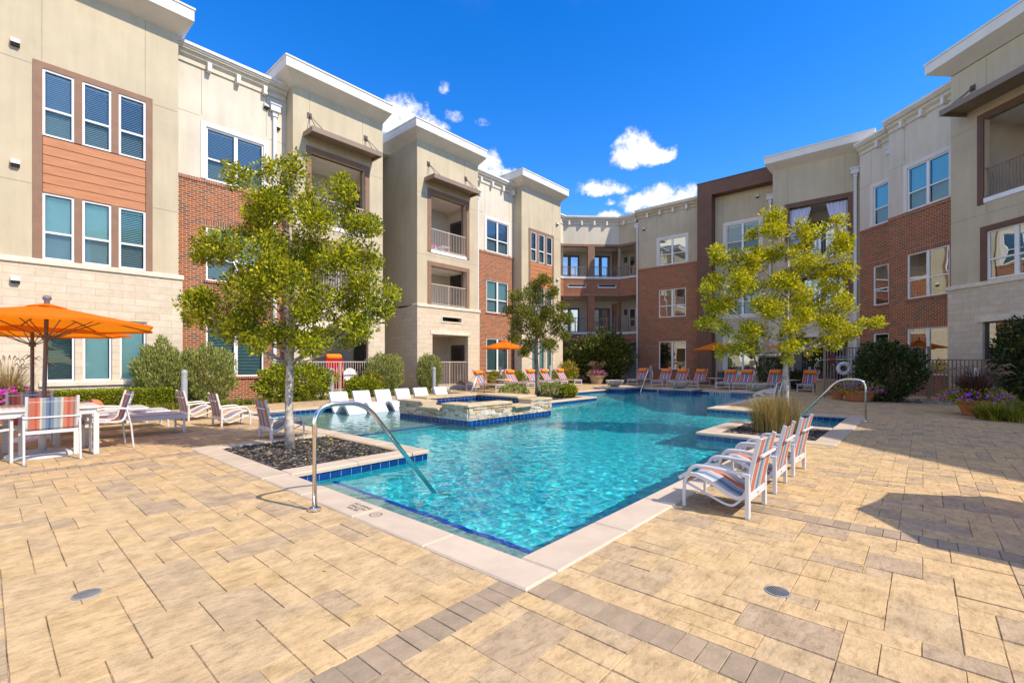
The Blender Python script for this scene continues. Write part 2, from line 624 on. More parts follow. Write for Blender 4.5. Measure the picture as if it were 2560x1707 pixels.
M['pebble'] = island('pale_pebbles', [(0, (.25, .2, .15)), (1, (.55, .48, .4))], .8, .3, 8, .2, 0)
LV = lambda nm, s, t=.38: island(nm, s, .5, .35, 3, .0, 0, 40, t)
M['leaf_a'] = LV('oak_leaf', [(0, (.06, .09, .006)), (.3, (.18, .23, .006)), (.7, (.43, .43, .008)), (1, (.68, .59, .012))])
M['leaf_b'] = LV('young_oak_leaf', [(0, (.14, .175, .006)), (.3, (.34, .36, .006)), (.7, (.60, .55, .010)), (1, (.78, .66, .016))], .45)
M['leaf_c'] = LV('small_oak_leaf', [(0, (.06, .075, .008)), (.5, (.17, .185, .012)), (1, (.34, .31, .020))])
M['leaf_dark'] = LV('dark_leaf', [(0, (.014, .028, .008)), (.6, (.042, .065, .015)), (.9, (.10, .13, .025)), (1, (.22, .24, .05))], .2)
M['leaf_bush'] = LV('bush_leaf', [(0, (.07, .11, .006)), (.45, (.22, .27, .010)), (1, (.48, .48, .02))], .3)
M['leaf_jun'] = LV('juniper_needle', [(0, (.10, .13, .03)), (.5, (.26, .295, .07)), (1, (.48, .48, .13))], .25)
M['leaf_shade'] = LV('glossy_leaf', [(0, (.03, .045, .008)), (.6, (.085, .11, .014)), (.9, (.20, .21, .025)), (1, (.5, .46, .10))], .25)
M['liriope'] = LV('liriope_blade', [(0, (.07, .10, .010)), (.6, (.22, .25, .018)), (1, (.46, .42, .06))], .3)
M['straw'] = LV('straw_blade', [(0, (.17, .14, .03)), (.4, (.36, .26, .08)), (.8, (.56, .41, .17)), (1, (.20, .22, .04))], .3)
M['purple_grass'] = LV('purple_grass_blade', [(0, (.03, .018, .016)), (.6, (.085, .042, .030)), (1, (.2, .11, .07))], .3)
M['plume'] = LV('grass_plume', [(0, (.20, .12, .085)), (1, (.42, .28, .2))], .3)
M['magenta'] = LV('magenta_petal', [(0, (.42, .015, .34)), (1, (.78, .06, .62))], .3)
M['purple'] = LV('violet_petal', [(0, (.12, .08, .50)), (.4, (.28, .08, .60)), (.65, (.55, .07, .50)), (.85, (.65, .06, .30)), (1, (.70, .10, .35))], .3)
M['pink'] = LV('coral_petal', [(0, (.5, .06, .04)), (1, (.75, .22, .14))], .3)
M['red'] = plain('red_vinyl', (.36, .008, .02), .35, .1)
M['pinkplastic'] = plain('pink_plastic', (.75, .10, .52), .45, .05)
M['curtain'] = plain('white_curtain', (.60, .63, .80), .8, .05)
M['bluepole'] = plain('blue_pole', (.10, .32, .62), .35, .05)
M['woodpole'] = plain('yellow_pole', (.65, .5, .25), .5, .05)
M['ink'] = plain('black_ink', (.14, .125, .11), .8, .3, 30)
M['inkwhite'] = plain('white_tile_letter', (.8, .82, .85), .3, .05)
sal, blu, wht, gry = (.66, .20, .14), (.16, .28, .46), (.80, .78, .74), (.30, .33, .36)
M['sling_chaise'] = stripes('striped_chaise_sling', [(0, (.55, .17, .14)), (.10, (.66, .26, .22)), (.22, (.55, .17, .14)), (.31, wht), (.37, (.10, .22, .47)), (.46, (.2, .36, .6)), (.53, (.10, .22, .47)), (.62, wht), (.68, (.55, .17, .14)), (.78, (.66, .26, .22)), (.90, (.55, .17, .14))], .29)
_st = [(0, (.50, .30, .24)), (.07, (.66, .22, .15)), (.15, (.60, .16, .11)), (.2, (.68, .26, .18)), (.25, (.74, .68, .58)), (.29, (.38, .46, .52)), (.36, (.20, .30, .44)), (.42, (.12, .17, .30)), (.46, (.22, .32, .46)),
       (.52, (.44, .52, .54)), (.58, (.34, .46, .52)), (.65, (.74, .69, .58)), (.70, (.70, .28, .18)), (.78, (.60, .17, .12)), (.84, (.68, .26, .18)), (.90, (.30, .22, .22)), (.93, (.55, .42, .36))]
M['sling_chair'] = stripes('striped_chair_sling', _st, .26)
M['sling_pale'] = stripes('pale_striped_sling', [(0, (.66, .62, .60)), (.2, (.58, .48, .46)), (.3, (.68, .66, .65)), (.44, (.52, .55, .60)), (.56, (.68, .66, .65)), (.7, (.58, .48, .46)), (.8, (.66, .62, .60))], .29)

# ------------------------------------------------------------------ pool, deck, ground
POOL = [(2.5, 2.13, 9.4, 5.9), (4.65, 5.9, 9.4, 13.9), (9.4, 3.38, 11.2, 13.9), (11.2, 3.38, 14.6, 9.85), (11.85, 1.42, 14.6, 3.38), (14.6, 4.93, 16.3, 9.85), (16.3, 4.93, 23.2, 12.2)]
OUTLINE = [(2.5, 2.13), (9.4, 2.13), (9.4, 3.38), (11.85, 3.38), (11.85, 1.42), (14.6, 1.42), (14.6, 4.93), (23.2, 4.93), (23.2, 12.2), (16.3, 12.2), (16.3, 9.85), (11.2, 9.85), (11.2, 13.9), (4.65, 13.9), (4.65, 5.9), (2.5, 5.9)]
BEDS = [(2.5, 6.22, 4.33, 8.6), (9.71, 1.42, 11.55, 3.07), (11.4, 10.2, 15.95, 12.6)]      # mulched tree pits
WZ = -.13
def inr(x, y, r, g=0):
    return r[0] - g < x < r[2] + g and r[1] - g < y < r[3] + g
def inpool(x, y, g=0):
    return any(inr(x, y, r, g) for r in POOL)
def inbuilding(x, y):
    return y > 18.4 or x > 31.8 or x + y > 49 or (x - y) > 26.1 or (x > 29.6 and y < 6.5)
SOIL = [(-9, 16.5, 14.6, 18.45), (14.6, 17.35, 26.5, 18.45), (29.0, 6.6, 31.4, 15.5), (26.6, 16.2, 31, 21), (21.2, -3.2, 23.6, 1.15), (16.3, -6, 19.5, -1.6)]

def cells(rects, x0, x1, y0, y1):
    xs = sorted({x0, x1} | {v for r in rects for v in (r[0], r[2]) if x0 < v < x1})
    ys = sorted({y0, y1} | {v for r in rects for v in (r[1], r[3]) if y0 < v < y1})
    for i in range(len(xs) - 1):
        for j in range(len(ys) - 1):
            yield xs[i], ys[j], xs[i + 1], ys[j + 1]

g = MB()
for a, b, c, d in cells(POOL + BEDS, -400, 500, -400, 500):
    mx, my = (a + c) / 2, (b + d) / 2
    if not inpool(mx, my) and not any(inr(mx, my, r) for r in BEDS):
        g.poly((a, b, -.0105), (c, b, -.0105), (c, d, -.0105), (a, d, -.0105))
tag(g.build('ground', M['sand']), kind='structure')

# concrete pavers, every one a slightly uneven slab
U = .152
OX, OY = 2.2, 1.83
def build_pavers():
    i0, i1 = int((-5.5 - OX) / U), int((30 - OX) / U)
    j0, j1 = int((-8 - OY) / U), int((17.4 - OY) / U)
    W, H = i1 - i0, j1 - j0
    occ = [[False] * H for _ in range(W)]
    strips = []
    for i in range(W):
        for j in range(H):
            x, y = OX + (i0 + i + .5) * U, OY + (j0 + j + .5) * U
            bad = inpool(x, y, .2) or inbuilding(x, y) or any(inr(x, y, r) for r in BEDS) or any(inr(x, y, r) for r in SOIL)
            band = False
            occ[i][j] = bad or band
    pv, bd = MB(), MB()
    def slab(mb, x0, y0, x1, y1, full):
        if mb is pv:
            # cut back to the soldier bands
            for q in BANDS:
                if x1 > q[0] and x0 < q[2] and y1 > q[1] and y0 < q[3]:
                    c = [(x0, y0, q[0], y1), (q[2], y0, x1, y1), (x0, y0, x1, q[1]), (x0, q[3], x1, y1)]
                    for e in c:
                        if e[2] - e[0] > .03 and e[3] - e[1] > .03:
                            slab(mb, *e, full)
                    return
        gp = random.uniform(.0002, .0015)
        x0 += gp; y0 += gp; x1 -= gp; y1 -= gp
        z = -.004 + random.uniform(-.0022, .0022)
        t1, t2 = random.uniform(-.0015, .0015), random.uniform(-.0015, .0015)
        b = random.uniform(.0015, .0045)
        def jt():
            return random.uniform(-.0012, .0012)
        if full:
            p = [(x0 + jt(), y0 + jt(), -.011), (x1 + jt(), y0 + jt(), -.011), (x1 + jt(), y1 + jt(), -.011), (x0 + jt(), y1 + jt(), -.011)]
            q = [(p[0][0] + b, p[0][1] + b, z - t1 - t2), (p[1][0] - b, p[1][1] + b, z + t1 - t2), (p[2][0] - b, p[2][1] - b, z + t1 + t2), (p[3][0] + b, p[3][1] - b, z - t1 + t2)]
            mb.add(p + q, [(4, 5, 6, 7), (0, 1, 5, 4), (1, 2, 6, 5), (2, 3, 7, 6), (3, 0, 4, 7)])
        else:
            mb.add([(x0, y0, z), (x1, y0, z), (x1, y1, z), (x0, y1, z)], [(0, 1, 2, 3)])
    BANDS = [(-9, 1.83, 2.19, 2.045), (2.2, -9, 2.415, 1.82), (4.80, -9, 5.015, 1.82), (-9, 8.42, 2.19, 8.635)]
    order = [(i, j) for j in range(H) for i in range(W)]
    def place(i, j, w, h):
        if i + w > W or j + h > H:
            return False
        for a in range(w):
            for b in range(h):
                if occ[i + a][j + b]:
                    return False
        for a in range(w):
            for b in range(h):
                occ[i + a][j + b] = True
        x0, y0 = OX + (i0 + i) * U, OY + (j0 + j) * U
        slab(pv, x0, y0, x0 + w * U, y0 + h * U, math.hypot(x0, y0) < 16)
        return True
    random.shuffle(order)
    for n_, (i, j) in enumerate(order):
        if n_ < len(order) * .16 and not occ[i][j]:
            place(i, j, *random.choice([(2, 3), (2, 3), (3, 2), (2, 2)]))
    for n_, (i, j) in enumerate(order):
        if n_ < len(order) * .8 and not occ[i][j]:
            place(i, j, *random.choice([(2, 2), (2, 2), (1, 2), (2, 1)]))
    order.sort(key=lambda q: (q[1], q[0]))
    for i, j in order:
        if not occ[i][j]:
            for q in random.choice([[(2, 2), (1, 3), (1, 2), (2, 1)], [(2, 1), (1, 2)], [(1, 2), (2, 1)], [(1, 3), (3, 1), (1, 2), (2, 1)]]) + [(1, 1)]:
                if place(i, j, *q):
                    break
    L = .112
    for k in range(72):
        slab(bd, 2.19 - (k + 1) * L, 1.83, 2.19 - k * L, 2.045, True)
        slab(bd, 2.19 - (k + 1) * L, 8.42, 2.19 - k * L, 8.635, True)
        slab(bd, 2.2, 1.82 - (k + 1) * L, 2.415, 1.82 - k * L, True)
        slab(bd, 4.80, 1.82 - (k + 1) * L, 5.015, 1.82 - k * L, True)
    tag(pv.build('paver_deck', M['paver'], uv=False), kind='structure')
    tag(bd.build('paver_band', M['band'], uv=False), kind='structure')
build_pavers()

# pool shell
def pool_shell():
    fl, ld = MB(), MB()
    ledge_y = 9.1
    for a, b, c, d in cells(POOL + [(0, ledge_y, 30, ledge_y), (2.5, 2.13, 3.1, 5.9)], 2.4, 23.3, 1.3, 14):
        mx, my = (a + c) / 2, (b + d) / 2
        if not inpool(mx, my):
            continue
        if my > ledge_y and mx < 11.2:
            ld.poly((a, b, -.42), (c, b, -.42), (c, d, -.42), (a, d, -.42))
        elif mx < 3.1 and my < 5.9:
            ld.poly((a, b, -.36), (c, b, -.36), (c, d, -.36), (a, d, -.36))
        else:
            fl.poly((a, b, -1.0), (c, b, -1.0), (c, d, -1.0), (a, d, -1.0))
    fl.poly((3.1, 2.13, -1.0), (3.1, 5.9, -1.0), (3.1, 5.9, -.36), (3.1, 2.13, -.36))
    fl.poly((11.2, 9.1, -1.0), (4.65, 9.1, -1.0), (4.65, 9.1, -.42), (11.2, 9.1, -.42))
    tl = MB()
    n = len(OUTLINE)
    for i in range(n):
        (ax, ay), (bx, by) = OUTLINE[i], OUTLINE[(i + 1) % n]
        fl.poly((bx, by, -1.0), (ax, ay, -1.0), (ax, ay, -.19), (bx, by, -.19))
        tl.poly((bx, by, -.19), (ax, ay, -.19), (ax, ay, -.038), (bx, by, -.038))
    fo = fl.build('pool_floor', M['plaster'])
    lo = ld.build('pool_ledge', M['ledge'])
    to = tl.build('waterline_tile', M['tile'])
    st = MB()
    st.box(3.05, 2.14, -.42, 3.11, 5.89, -.35)
    st.box(4.66, 9.04, -.425, 11.19, 9.19, -.405)
    st.box(2.51, 2.14, -.365, 2.58, 5.89, -.35)
    s2 = st.build('step_edge_tile', M['trimtile'])
    for o in (fo, lo, to, s2):
        tag(o, kind='structure')
        o.cycles.is_caustics_receiver = True
pool_shell()

# water surface, a real rippled sheet
def water():
    import numpy as np
    rnd = np.random.RandomState(3)
    st = .022
    x0, y0 = 2.5, 1.42
    nx, ny = int((23.2 - x0) / st) + 1, int((13.9 - y0) / st) + 1
    X, Y = np.meshgrid(x0 + np.arange(nx + 1) * st, y0 + np.arange(ny + 1) * st, indexing='ij')
    Z = np.zeros_like(X)
    for i in range(70):
        l = .075 * (5.5 ** rnd.rand())
        a = rnd.rand() * 6.283
        Z += .00112 * l ** .8 * np.sin((X * math.cos(a) + Y * math.sin(a)) * 6.283 / l + rnd.rand() * 6.283 + .8 * np.sin(X * rnd.uniform(.5, 2) + Y * rnd.uniform(.5, 2)))
    Z *= .75 + .5 * np.sin(X * .9 + 1.3 * np.sin(Y * .7)) * np.sin(Y * .8 + 1)
    cx, cy = X[:-1, :-1] + st / 2, Y[:-1, :-1] + st / 2
    ok = np.zeros(cx.shape, bool)
    for r in POOL:
        ok |= (cx > r[0] - .02) & (cx < r[2] + .02) & (cy > r[1] - .02) & (cy < r[3] + .02)
    I, J = np.nonzero(ok)
    q = np.stack([I * (ny + 1) + J, (I + 1) * (ny + 1) + J, (I + 1) * (ny + 1) + J + 1, I * (ny + 1) + J + 1], 1)
    used, inv = np.unique(q.ravel(), return_inverse=True)
    V = np.stack([X.ravel(), Y.ravel(), WZ + Z.ravel()], 1)[used]
    mb = MB()
    mb.v = V.tolist()
    mb.f = inv.reshape(-1, 4).tolist()
    n = NT('pool_water')
    n.t.nodes.remove(n.b)
    gl = n.N('ShaderNodeBsdfGlass')
    gl.inputs['IOR'].default_value = 1.33
    gl.inputs['Roughness'].default_value = 0
    gl.inputs['Color'].default_value = (.80, .97, 1, 1)
    n.L(gl.outputs[0], n.out.inputs[0])
    o = mb.build('pool_water', n.m, smooth=True, uv=False)
    o.cycles.is_caustics_caster = True
    M['water'] = n.m
    return tag(o, kind='structure')
water()

# coping stones
def coping():
    mb = MB()
    W_ = .31
    def stone(x0, y0, x1, y1):
        x0, x1 = sorted((x0, x1))
        y0, y1 = sorted((y0, y1))
        q = .003
        mb.cbox(x0 + q, y0 + q, -.04, x1 - q, y1 - q, .012, .012)
    def run(ax, ay, bx, by, ox, oy, w=W_):
        """stones along a-b, the strip lies on side (ox,oy); hangs 2.5 cm over the pool"""
        L = math.hypot(bx - ax, by - ay)
        k = max(1, round(L / 1.05))
        dx, dy = (bx - ax) / k, (by - ay) / k
        for i in range(k):
            stone(ax + dx * i - ox * .025, ay + dy * i - oy * .025, ax + dx * (i + 1) + ox * w, ay + dy * (i + 1) + oy * w)
    run(2.525, 2.13, 9.37, 2.13, 0, -1)
    run(2.5, 2.105 - .285, 2.5, 5.9, -1, 0)
    run(2.5, 5.9 + .025, 2.5, 8.9, -1, 0)
    run(2.525, 5.9, 4.34, 5.9, 0, 1)
    run(4.65, 5.875, 4.65, 13.87, -1, 0, .3)
    run(4.34, 13.9, 11.17, 13.9, 0, 1)
    run(2.5, 8.6, 4.33, 8.6, 0, 1, .3)
    run(9.72, 1.42, 11.85, 1.42, 0, -1, .33)
    run(9.4, 1.1, 9.4, 3.405, 1, 0, .31)
    run(9.71, 3.38, 11.85, 3.38, 0, -1, .31)
    run(11.85, 1.445, 11.85, 3.07, -1, 0, .3)
    run(11.85, 1.42, 14.91, 1.42, 0, -1, .33)
    run(14.6, 1.447, 14.6, 4.95, 1, 0, .3)
    run(14.91, 4.93, 23.17, 4.93, 0, -1)
    run(23.2, 4.62, 23.2, 12.51, 1, 0)
    run(16.3, 12.2, 23.17, 12.2, 0, 1)
    run(16.3, 9.85, 16.3, 12.17, -1, 0, .32)
    run(11.05, 9.85, 15.98, 9.85, 0, 1, .32)
    run(11.2, 10.17, 11.2, 14.2, 1, 0, .2)
    tag(mb.build('pool_coping', M['coping'], uv=False), kind='structure')
coping()

def chips(rects, dens, mat, name, z=-.02, size=.05, mound=0, kind='stuff', mask=None):
    mb = MB()
    for r in rects:
        n = int((r[2] - r[0]) * (r[3] - r[1]) * dens)
        for _ in range(n):
            x, y = random.uniform(r[0] + .02, r[2] - .02), random.uniform(r[1] + .02, r[3] - .02)
            if mask and mask(x, y):
                continue
            l, w, h = random.uniform(.4, 1.3) * size, random.uniform(.2, .5) * size, random.uniform(.1, .3) * size
            T = Matrix.Translation((x, y, z + random.uniform(0, .015))) @ Matrix.Rotation(random.uniform(0, 6.28), 4, 'Z') @ Matrix.Rotation(random.uniform(-.5, .5), 4, 'X')
            mb.add([T @ Vector(p) for p in ((-l, -w, 0), (l * .8, -w * .8, 0), (l, w, 0), (-l * .7, w * .9, 0), (0, 0, h))], [(0, 1, 4), (1, 2, 4), (2, 3, 4), (3, 0, 4)])
    return tag(mb.build(name, mat, uv=False), kind=kind)
bs = MB()
for r in BEDS:
    bs.poly((r[0] - .02, r[1] - .02, -.035), (r[2] + .02, r[1] - .02, -.035), (r[2] + .02, r[3] + .02, -.035), (r[0] - .02, r[3] + .02, -.035))
    bs.poly((r[0], r[1], -.035), (r[0], r[3], -.035), (r[0], r[3], -.02), (r[0], r[1], -.02))
for r in SOIL:
    bs.poly((r[0], r[1], -.012), (r[2], r[1], -.012), (r[2], r[3], -.012), (r[0], r[3], -.012))
tag(bs.build('planting_soil', M['mulch_soil']), kind='structure')
chips(BEDS[:2], 1100, M['mulch'], 'mulch', -.03, .05)
chips(BEDS[2:], 260, M['mulch'], 'mulch', -.03, .07)
chips([(13.2, 16.9, 17.5, 17.9)], 60, M['pebble'], 'gravel', -.01, .09)
chips([(21.3, -3, 23.5, 1.1)], 60, M['pebble'], 'gravel', -.01, .08)

# ------------------------------------------------------------------ buildings
def frame(x, y, deg, base=(0, 0)):
    """facade frame: local x along the wall (left to right as seen from the court), local y into the building"""
    return Matrix.Translation((x - base[0], y - base[1], 0)) @ Matrix.Rotation(R(deg), 4, 'Z')

def wall(mb, s0, s1, z0, z1, holes=(), y=0, rev=.12, back=None):
    xs = sorted({s0, s1} | {min(max(v, s0), s1) for h in holes for v in (h[0], h[1])})
    zs = sorted({z0, z1} | {min(max(v, z0), z1) for h in holes for v in (h[2], h[3])})
    for i in range(len(xs) - 1):
        for j in range(len(zs) - 1):
            mx, mz = (xs[i] + xs[i + 1]) / 2, (zs[j] + zs[j + 1]) / 2
            if not any(h[0] < mx < h[1] and h[2] < mz < h[3] for h in holes):
                mb.poly((xs[i], y, zs[j]), (xs[i + 1], y, zs[j]), (xs[i + 1], y, zs[j + 1]), (xs[i], y, zs[j + 1]))
    for a, b, c, d in holes:
        a, b, c, d = max(a, s0), min(b, s1), max(c, z0), min(d, z1)
        if b <= a or d <= c:
            continue
        r = y + rev
        mb.poly((a, y, c), (a, y, d), (a, r, d), (a, r, c))
        mb.poly((b, y, c), (b, r, c), (b, r, d), (b, y, d))
        mb.poly((a, y, d), (b, y, d), (b, r, d), (a, r, d))
        mb.poly((a, y, c), (a, r, c), (b, r, c), (b, y, c))

def returns(mb, s0, s1, z0, z1, y0, y1):
    """the two side faces of a projecting bay"""
    mb.poly((s0, y1, z0), (s0, y0, z0), (s0, y0, z1), (s0, y1, z1))
    mb.poly((s1, y0, z0), (s1, y1, z0), (s1, y1, z1), (s1, y0, z1))

def window(bld, F, s0, s1, z0, z1, cols=2, y=.05, rail=True, slat=.055, open_=.35, drop=1.0, top=False, glass=None, framemat='white_vinyl'):
    w = .055
    fr = MB(F)
    y1 = y + .07
    fr.box(s0, y, z0, s0 + w, y1, z1)
    fr.box(s1 - w, y, z0, s1, y1, z1)
    fr.box(s0 + w, y, z0, s1 - w, y1, z0 + w)
    fr.box(s0 + w, y, z1 - w, s1 - w, y1, z1)
    cw = (s1 - s0) / cols
    for k in range(1, cols):
        fr.box(s0 + cw * k - .06, y - .004, z0 + w, s0 + cw * k + .06, y1, z1 - w)
    zr = z0 + (z1 - z0) * .41
    spans = [(s0 + cw * k + (w if k == 0 else .06), s0 + cw * (k + 1) - (w if k == cols - 1 else .06)) for k in range(cols)]
    if rail:
        for a, b in spans:
            fr.box(a, y + .006, zr - .025, b, y1, zr + .03)
    fo = fr.build('window', M[framemat], bld)
    pn = MB(F)
    sc_ = MB(F)
    for a, b in spans:
        if rail:
            sc_.poly((a, y + .045, z0 + w), (b, y + .045, z0 + w), (b, y + .045, zr - .025), (a, y + .045, zr - .025))
            pn.poly((a, y + .03, zr + .03), (b, y + .03, zr + .03), (b, y + .03, z1 - w), (a, y + .03, z1 - w))
        else:
            pn.poly((a, y + .04, z0 + w), (b, y + .04, z0 + w), (b, y + .04, z1 - w), (a, y + .04, z1 - w))
    pn.build('pane', M[glass or ('glass_top' if top else 'glass')], fo, uv=False)
    if sc_.f:
        sc_.build('lower_pane', M[glass if glass in ('glass_mirror', 'glass_door') else 'glass_screen'], fo, uv=False)
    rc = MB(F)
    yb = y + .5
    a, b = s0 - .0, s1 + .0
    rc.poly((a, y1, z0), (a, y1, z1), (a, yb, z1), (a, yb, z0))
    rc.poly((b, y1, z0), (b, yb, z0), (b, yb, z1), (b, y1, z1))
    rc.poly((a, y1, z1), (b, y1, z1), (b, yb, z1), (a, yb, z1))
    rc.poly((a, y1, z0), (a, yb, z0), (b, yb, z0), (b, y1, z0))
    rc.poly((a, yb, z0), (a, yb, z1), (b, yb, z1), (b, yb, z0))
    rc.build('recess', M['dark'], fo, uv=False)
    if slat:
        bl = MB(F)
        for a, b in spans:
            z = z1 - w - .02
            bl.box(a + .01, y + .10, z - .04, b - .01, y + .15, z)
            z -= .05
            zend = z1 - (z1 - z0) * drop + w + .02
            while z > zend:
                dz = .06 * (1 - open_)
                dy = .048 * open_ + .008
                bl.poly((a + .012, y + .12 - dy / 2, z - dz / 2), (b - .012, y + .12 - dy / 2, z - dz / 2), (b - .012, y + .12 + dy / 2, z + dz / 2), (a + .012, y + .12 + dy / 2, z + dz / 2))
                z -= slat
        bl.build('blind', M['blind'], fo, uv=False)
    return fo

def trim_frame(mb, s0, s1, z0, z1, w, y=-.03, th=.05, bottom=True):
    mb.box(s0, y, z0, s0 + w, y + th, z1)
    mb.box(s1 - w, y, z0, s1, y + th, z1)
    mb.box(s0 + w, y, z1 - w, s1 - w, y + th, z1)
    if bottom:
        mb.box(s0 + w, y, z0, s1 - w, y + th, z0 + w)

def railing(mb, s0, s1, z0, h, y=.02, gap=.105, posts=1):
    mb.box(s0, y - .022, z0 + h - .04, s1, y + .022, z0 + h)
    mb.box(s0, y - .016, z0 + .06, s1, y + .016, z0 + .09)
    n = int((s1 - s0) / gap)
    for k in range(1, n):
        x = s0 + (s1 - s0) * k / n
        mb.box(x - .009, y - .009, z0 + .09, x + .009, y + .009, z0 + h - .04)
    for k in range(1, posts + 1):
        x = s0 + (s1 - s0) * k / (posts + 1)
        mb.box(x - .02, y - .02, z0, x + .02, y + .02, z0 + h - .04)

def balcony(bld, F, s0, s1, z0, z1, depth=1.9, y=.0, rail=True, floorz=None, rmat='rail_tan', doors=(('r', .78),), ground=False, litdoor=False, railh=1.07):
    rm = MB(F)
    yb = y + depth
    a, b = s0, s1
    e = .3
    rm.poly((a - e, y + .25, z0), (a - e, y + .25, z1), (a - e, yb, z1), (a - e, yb, z0))
    rm.poly((b + e, y + .25, z0), (b + e, yb, z0), (b + e, yb, z1), (b + e, y + .25, z1))
    rm.poly((a - e, yb, z0), (a - e, yb, z1), (b + e, yb, z1), (b + e, yb, z0))
    ro = rm.build('balcony_wall', M['room'], bld)
    cl = MB(F)
    cl.box(a - e, y + .12, z1, b + e, yb, z1 + .1)
    cl.build('balcony_ceiling', M['ceiling'], bld)
    fl = MB(F)
    fl.box(a - .02, y - .03, z0 - .16, b + .02, yb, z0)
    fl.build('balcony_floor', M['cap_metal'] if not ground else M['concrete'], bld)
    for d in doors:
        kind = d[0]
        if kind == 'r':
            # door in the right hand side wall, seen edge-on
            dm = MB(F)
            x = b + e
            dm.box(x - .06, y + .55, z0, x + .02, y + 1.6, z0 + 2.15)
            do = dm.build('door', M['bronze'], bld)
            gp = MB(F)
            gp.box(x - .075, y + .70, z0 + .25, x - .055, y + 1.45, z0 + 2.0)
            gp.build('pane', M['glass_top'], do)
        elif kind == 'w':
            dm = MB(F)
            dm.box(a - e + .1, yb - .06, z0 + .9, a - e + .75, yb + .02, z0 + 2.2)
            do = dm.build('window', M['bronze'], bld)
            gp = MB(F)
            gp.box(a - e + .17, yb - .075, z0 + .97, a - e + .68, yb - .055, z0 + 2.12)
            gp.build('pane', M['glass_top'], do)
        else:
            x0, x1 = d[1], d[2]
            dm = MB(F)
            dm.box(x0, yb - .07, z0, x1, yb + .02, z0 + 2.3)
            do = dm.build('door', M['bronze'], bld)
            gp = MB(F)
            mid = (x0 + x1) / 2
            for u, v in ((x0 + .16, mid - .12), (mid + .12, x1 - .16)):
                gp.box(u, yb - .085, z0 + .2, v, yb - .065, z0 + 2.15)
            gp.build('pane', M['glass_door'], do)
    if rail:
        rr = MB(F)
        railing(rr, s0 + .01, s1 - .01, z0, railh, y + .05)
        rr.build('railing', M[rmat], bld)
M['glass_door'] = glassmat('door_glass', (.20, .34, .5), 7.0, .45)

def tower_slab(mb, s0, s1, y0, y1, z=12.9, ol=.5, orr=.1, of=.6):
    """deep white eaves slab with a flared soffit"""
    a, b, f = s0 - ol, s1 + orr, y0 - of
    zt, zb, zw = z, z - .42, z - .72
    lo = [(a, y1, zb), (a, f, zb), (b, f, zb), (b, y1, zb)]
    hi = [(a, y1, zt - .06), (a, f, zt - .06), (b, f, zt - .06), (b, y1, zt - .06)]
    q = .03
    c0 = [(a - q, y1, zt - .06), (a - q, f - q, zt - .06), (b + q, f - q, zt - .06), (b + q, y1, zt - .06)]
    c1 = [(p[0], p[1], zt) for p in c0]
    wl = [(s0, y1, zw), (s0, y0, zw), (s1, y0, zw), (s1, y1, zw)]
    mb.add(wl + lo + hi + c0 + c1, [(0, 1, 5, 4), (1, 2, 6, 5), (2, 3, 7, 6), (4, 5, 9, 8), (5, 6, 10, 9), (6, 7, 11, 10), (8, 9, 13, 12), (9, 10, 14, 13), (10, 11, 15, 14),
                                    (12, 13, 17, 16), (13, 14, 18, 17), (14, 15, 19, 18), (16, 17, 18, 19), (0, 4, 8, 12, 16, 19, 15, 11, 7, 3)])

def wing_cornice(mb, s0, s1, y, z=12.3):
    mb.box(s0, y - .34, z - .10, s1, y + .4, z)
    mb.box(s0, y - .29, z - .16, s1, y + .3, z - .10)
def cove(mb, s0, s1, y, z=12.3):
    prof = [(-.26, -.16), (-.25, -.22), (-.18, -.25), (-.15, -.34), (-.08, -.40), (-.05, -.42), (-.05, -.58), (0, -.59)]
    pts0 = [(s0, y + a, z + b) for a, b in prof]
    pts1 = [(s1, y + a, z + b) for a, b in prof]
    k = len(prof)
    mb.add(pts0 + pts1, [(i, k + i, k + i + 1, i + 1) for i in range(k - 1)] + [tuple(range(k)), tuple(range(k, 2 * k))[::-1]])
def brackets(bld, F, s0, s1, y, z=12.3, first=.5, pitch=.93):
    x = s0 + first
    while x < s1 - .1:
        mb = MB(F)
        mb.cbox(x - .065, y - .22, z - .66, x + .065, y - .0, z - .36, .01)
        mb.build('bracket', M['cornice'], bld)
        x += pitch

def downspout(bld, F, s, ztop, zbot, y=0, jog=0):
    mb = MB(F)
    zj = ztop - .35
    mb.box(s - .06, y - .11, zbot, s + .06, y - .005, zj)
    mb.box(s - .09, y - .14, zj, s + .09, y - .004, zj + .18)
    mb.box(s - .18, y - .2, zj + .18, s + .18, y - .003, zj + .42)
    mb.box(s - .21, y - .23, zj + .42, s + .21, y - .002, zj + .5)
    for k in (2.5, 5.4):
        if zbot + k < zj - .2:
            mb.box(s - .07, y - .12, zbot + k, s + .07, y - .004, zbot + k + .06)
    mb.build('downspout', M['white'], bld)

def vent(bld, F, s, z, y=0):
    mb = MB(F)
    mb.add([(s - .09, y, z - .09), (s + .09, y, z - .09), (s + .09, y, z + .11), (s - .09, y, z + .11), (s - .09, y - .13, z - .02), (s + .09, y - .13, z - .02), (s + .09, y - .12, z + .09), (s - .09, y - .12, z + .09)],
           [(4, 5, 6, 7), (7, 6, 2, 3), (0, 4, 7, 3), (5, 1, 2, 6)])
    vo = mb.build('vent_hood', M['cornice'], bld)
    d = MB(F)
    d.box(s - .075, y - .1, z - .085, s + .075, y - .003, z - .03)
    d.build('vent_grille', M['dark'], vo)

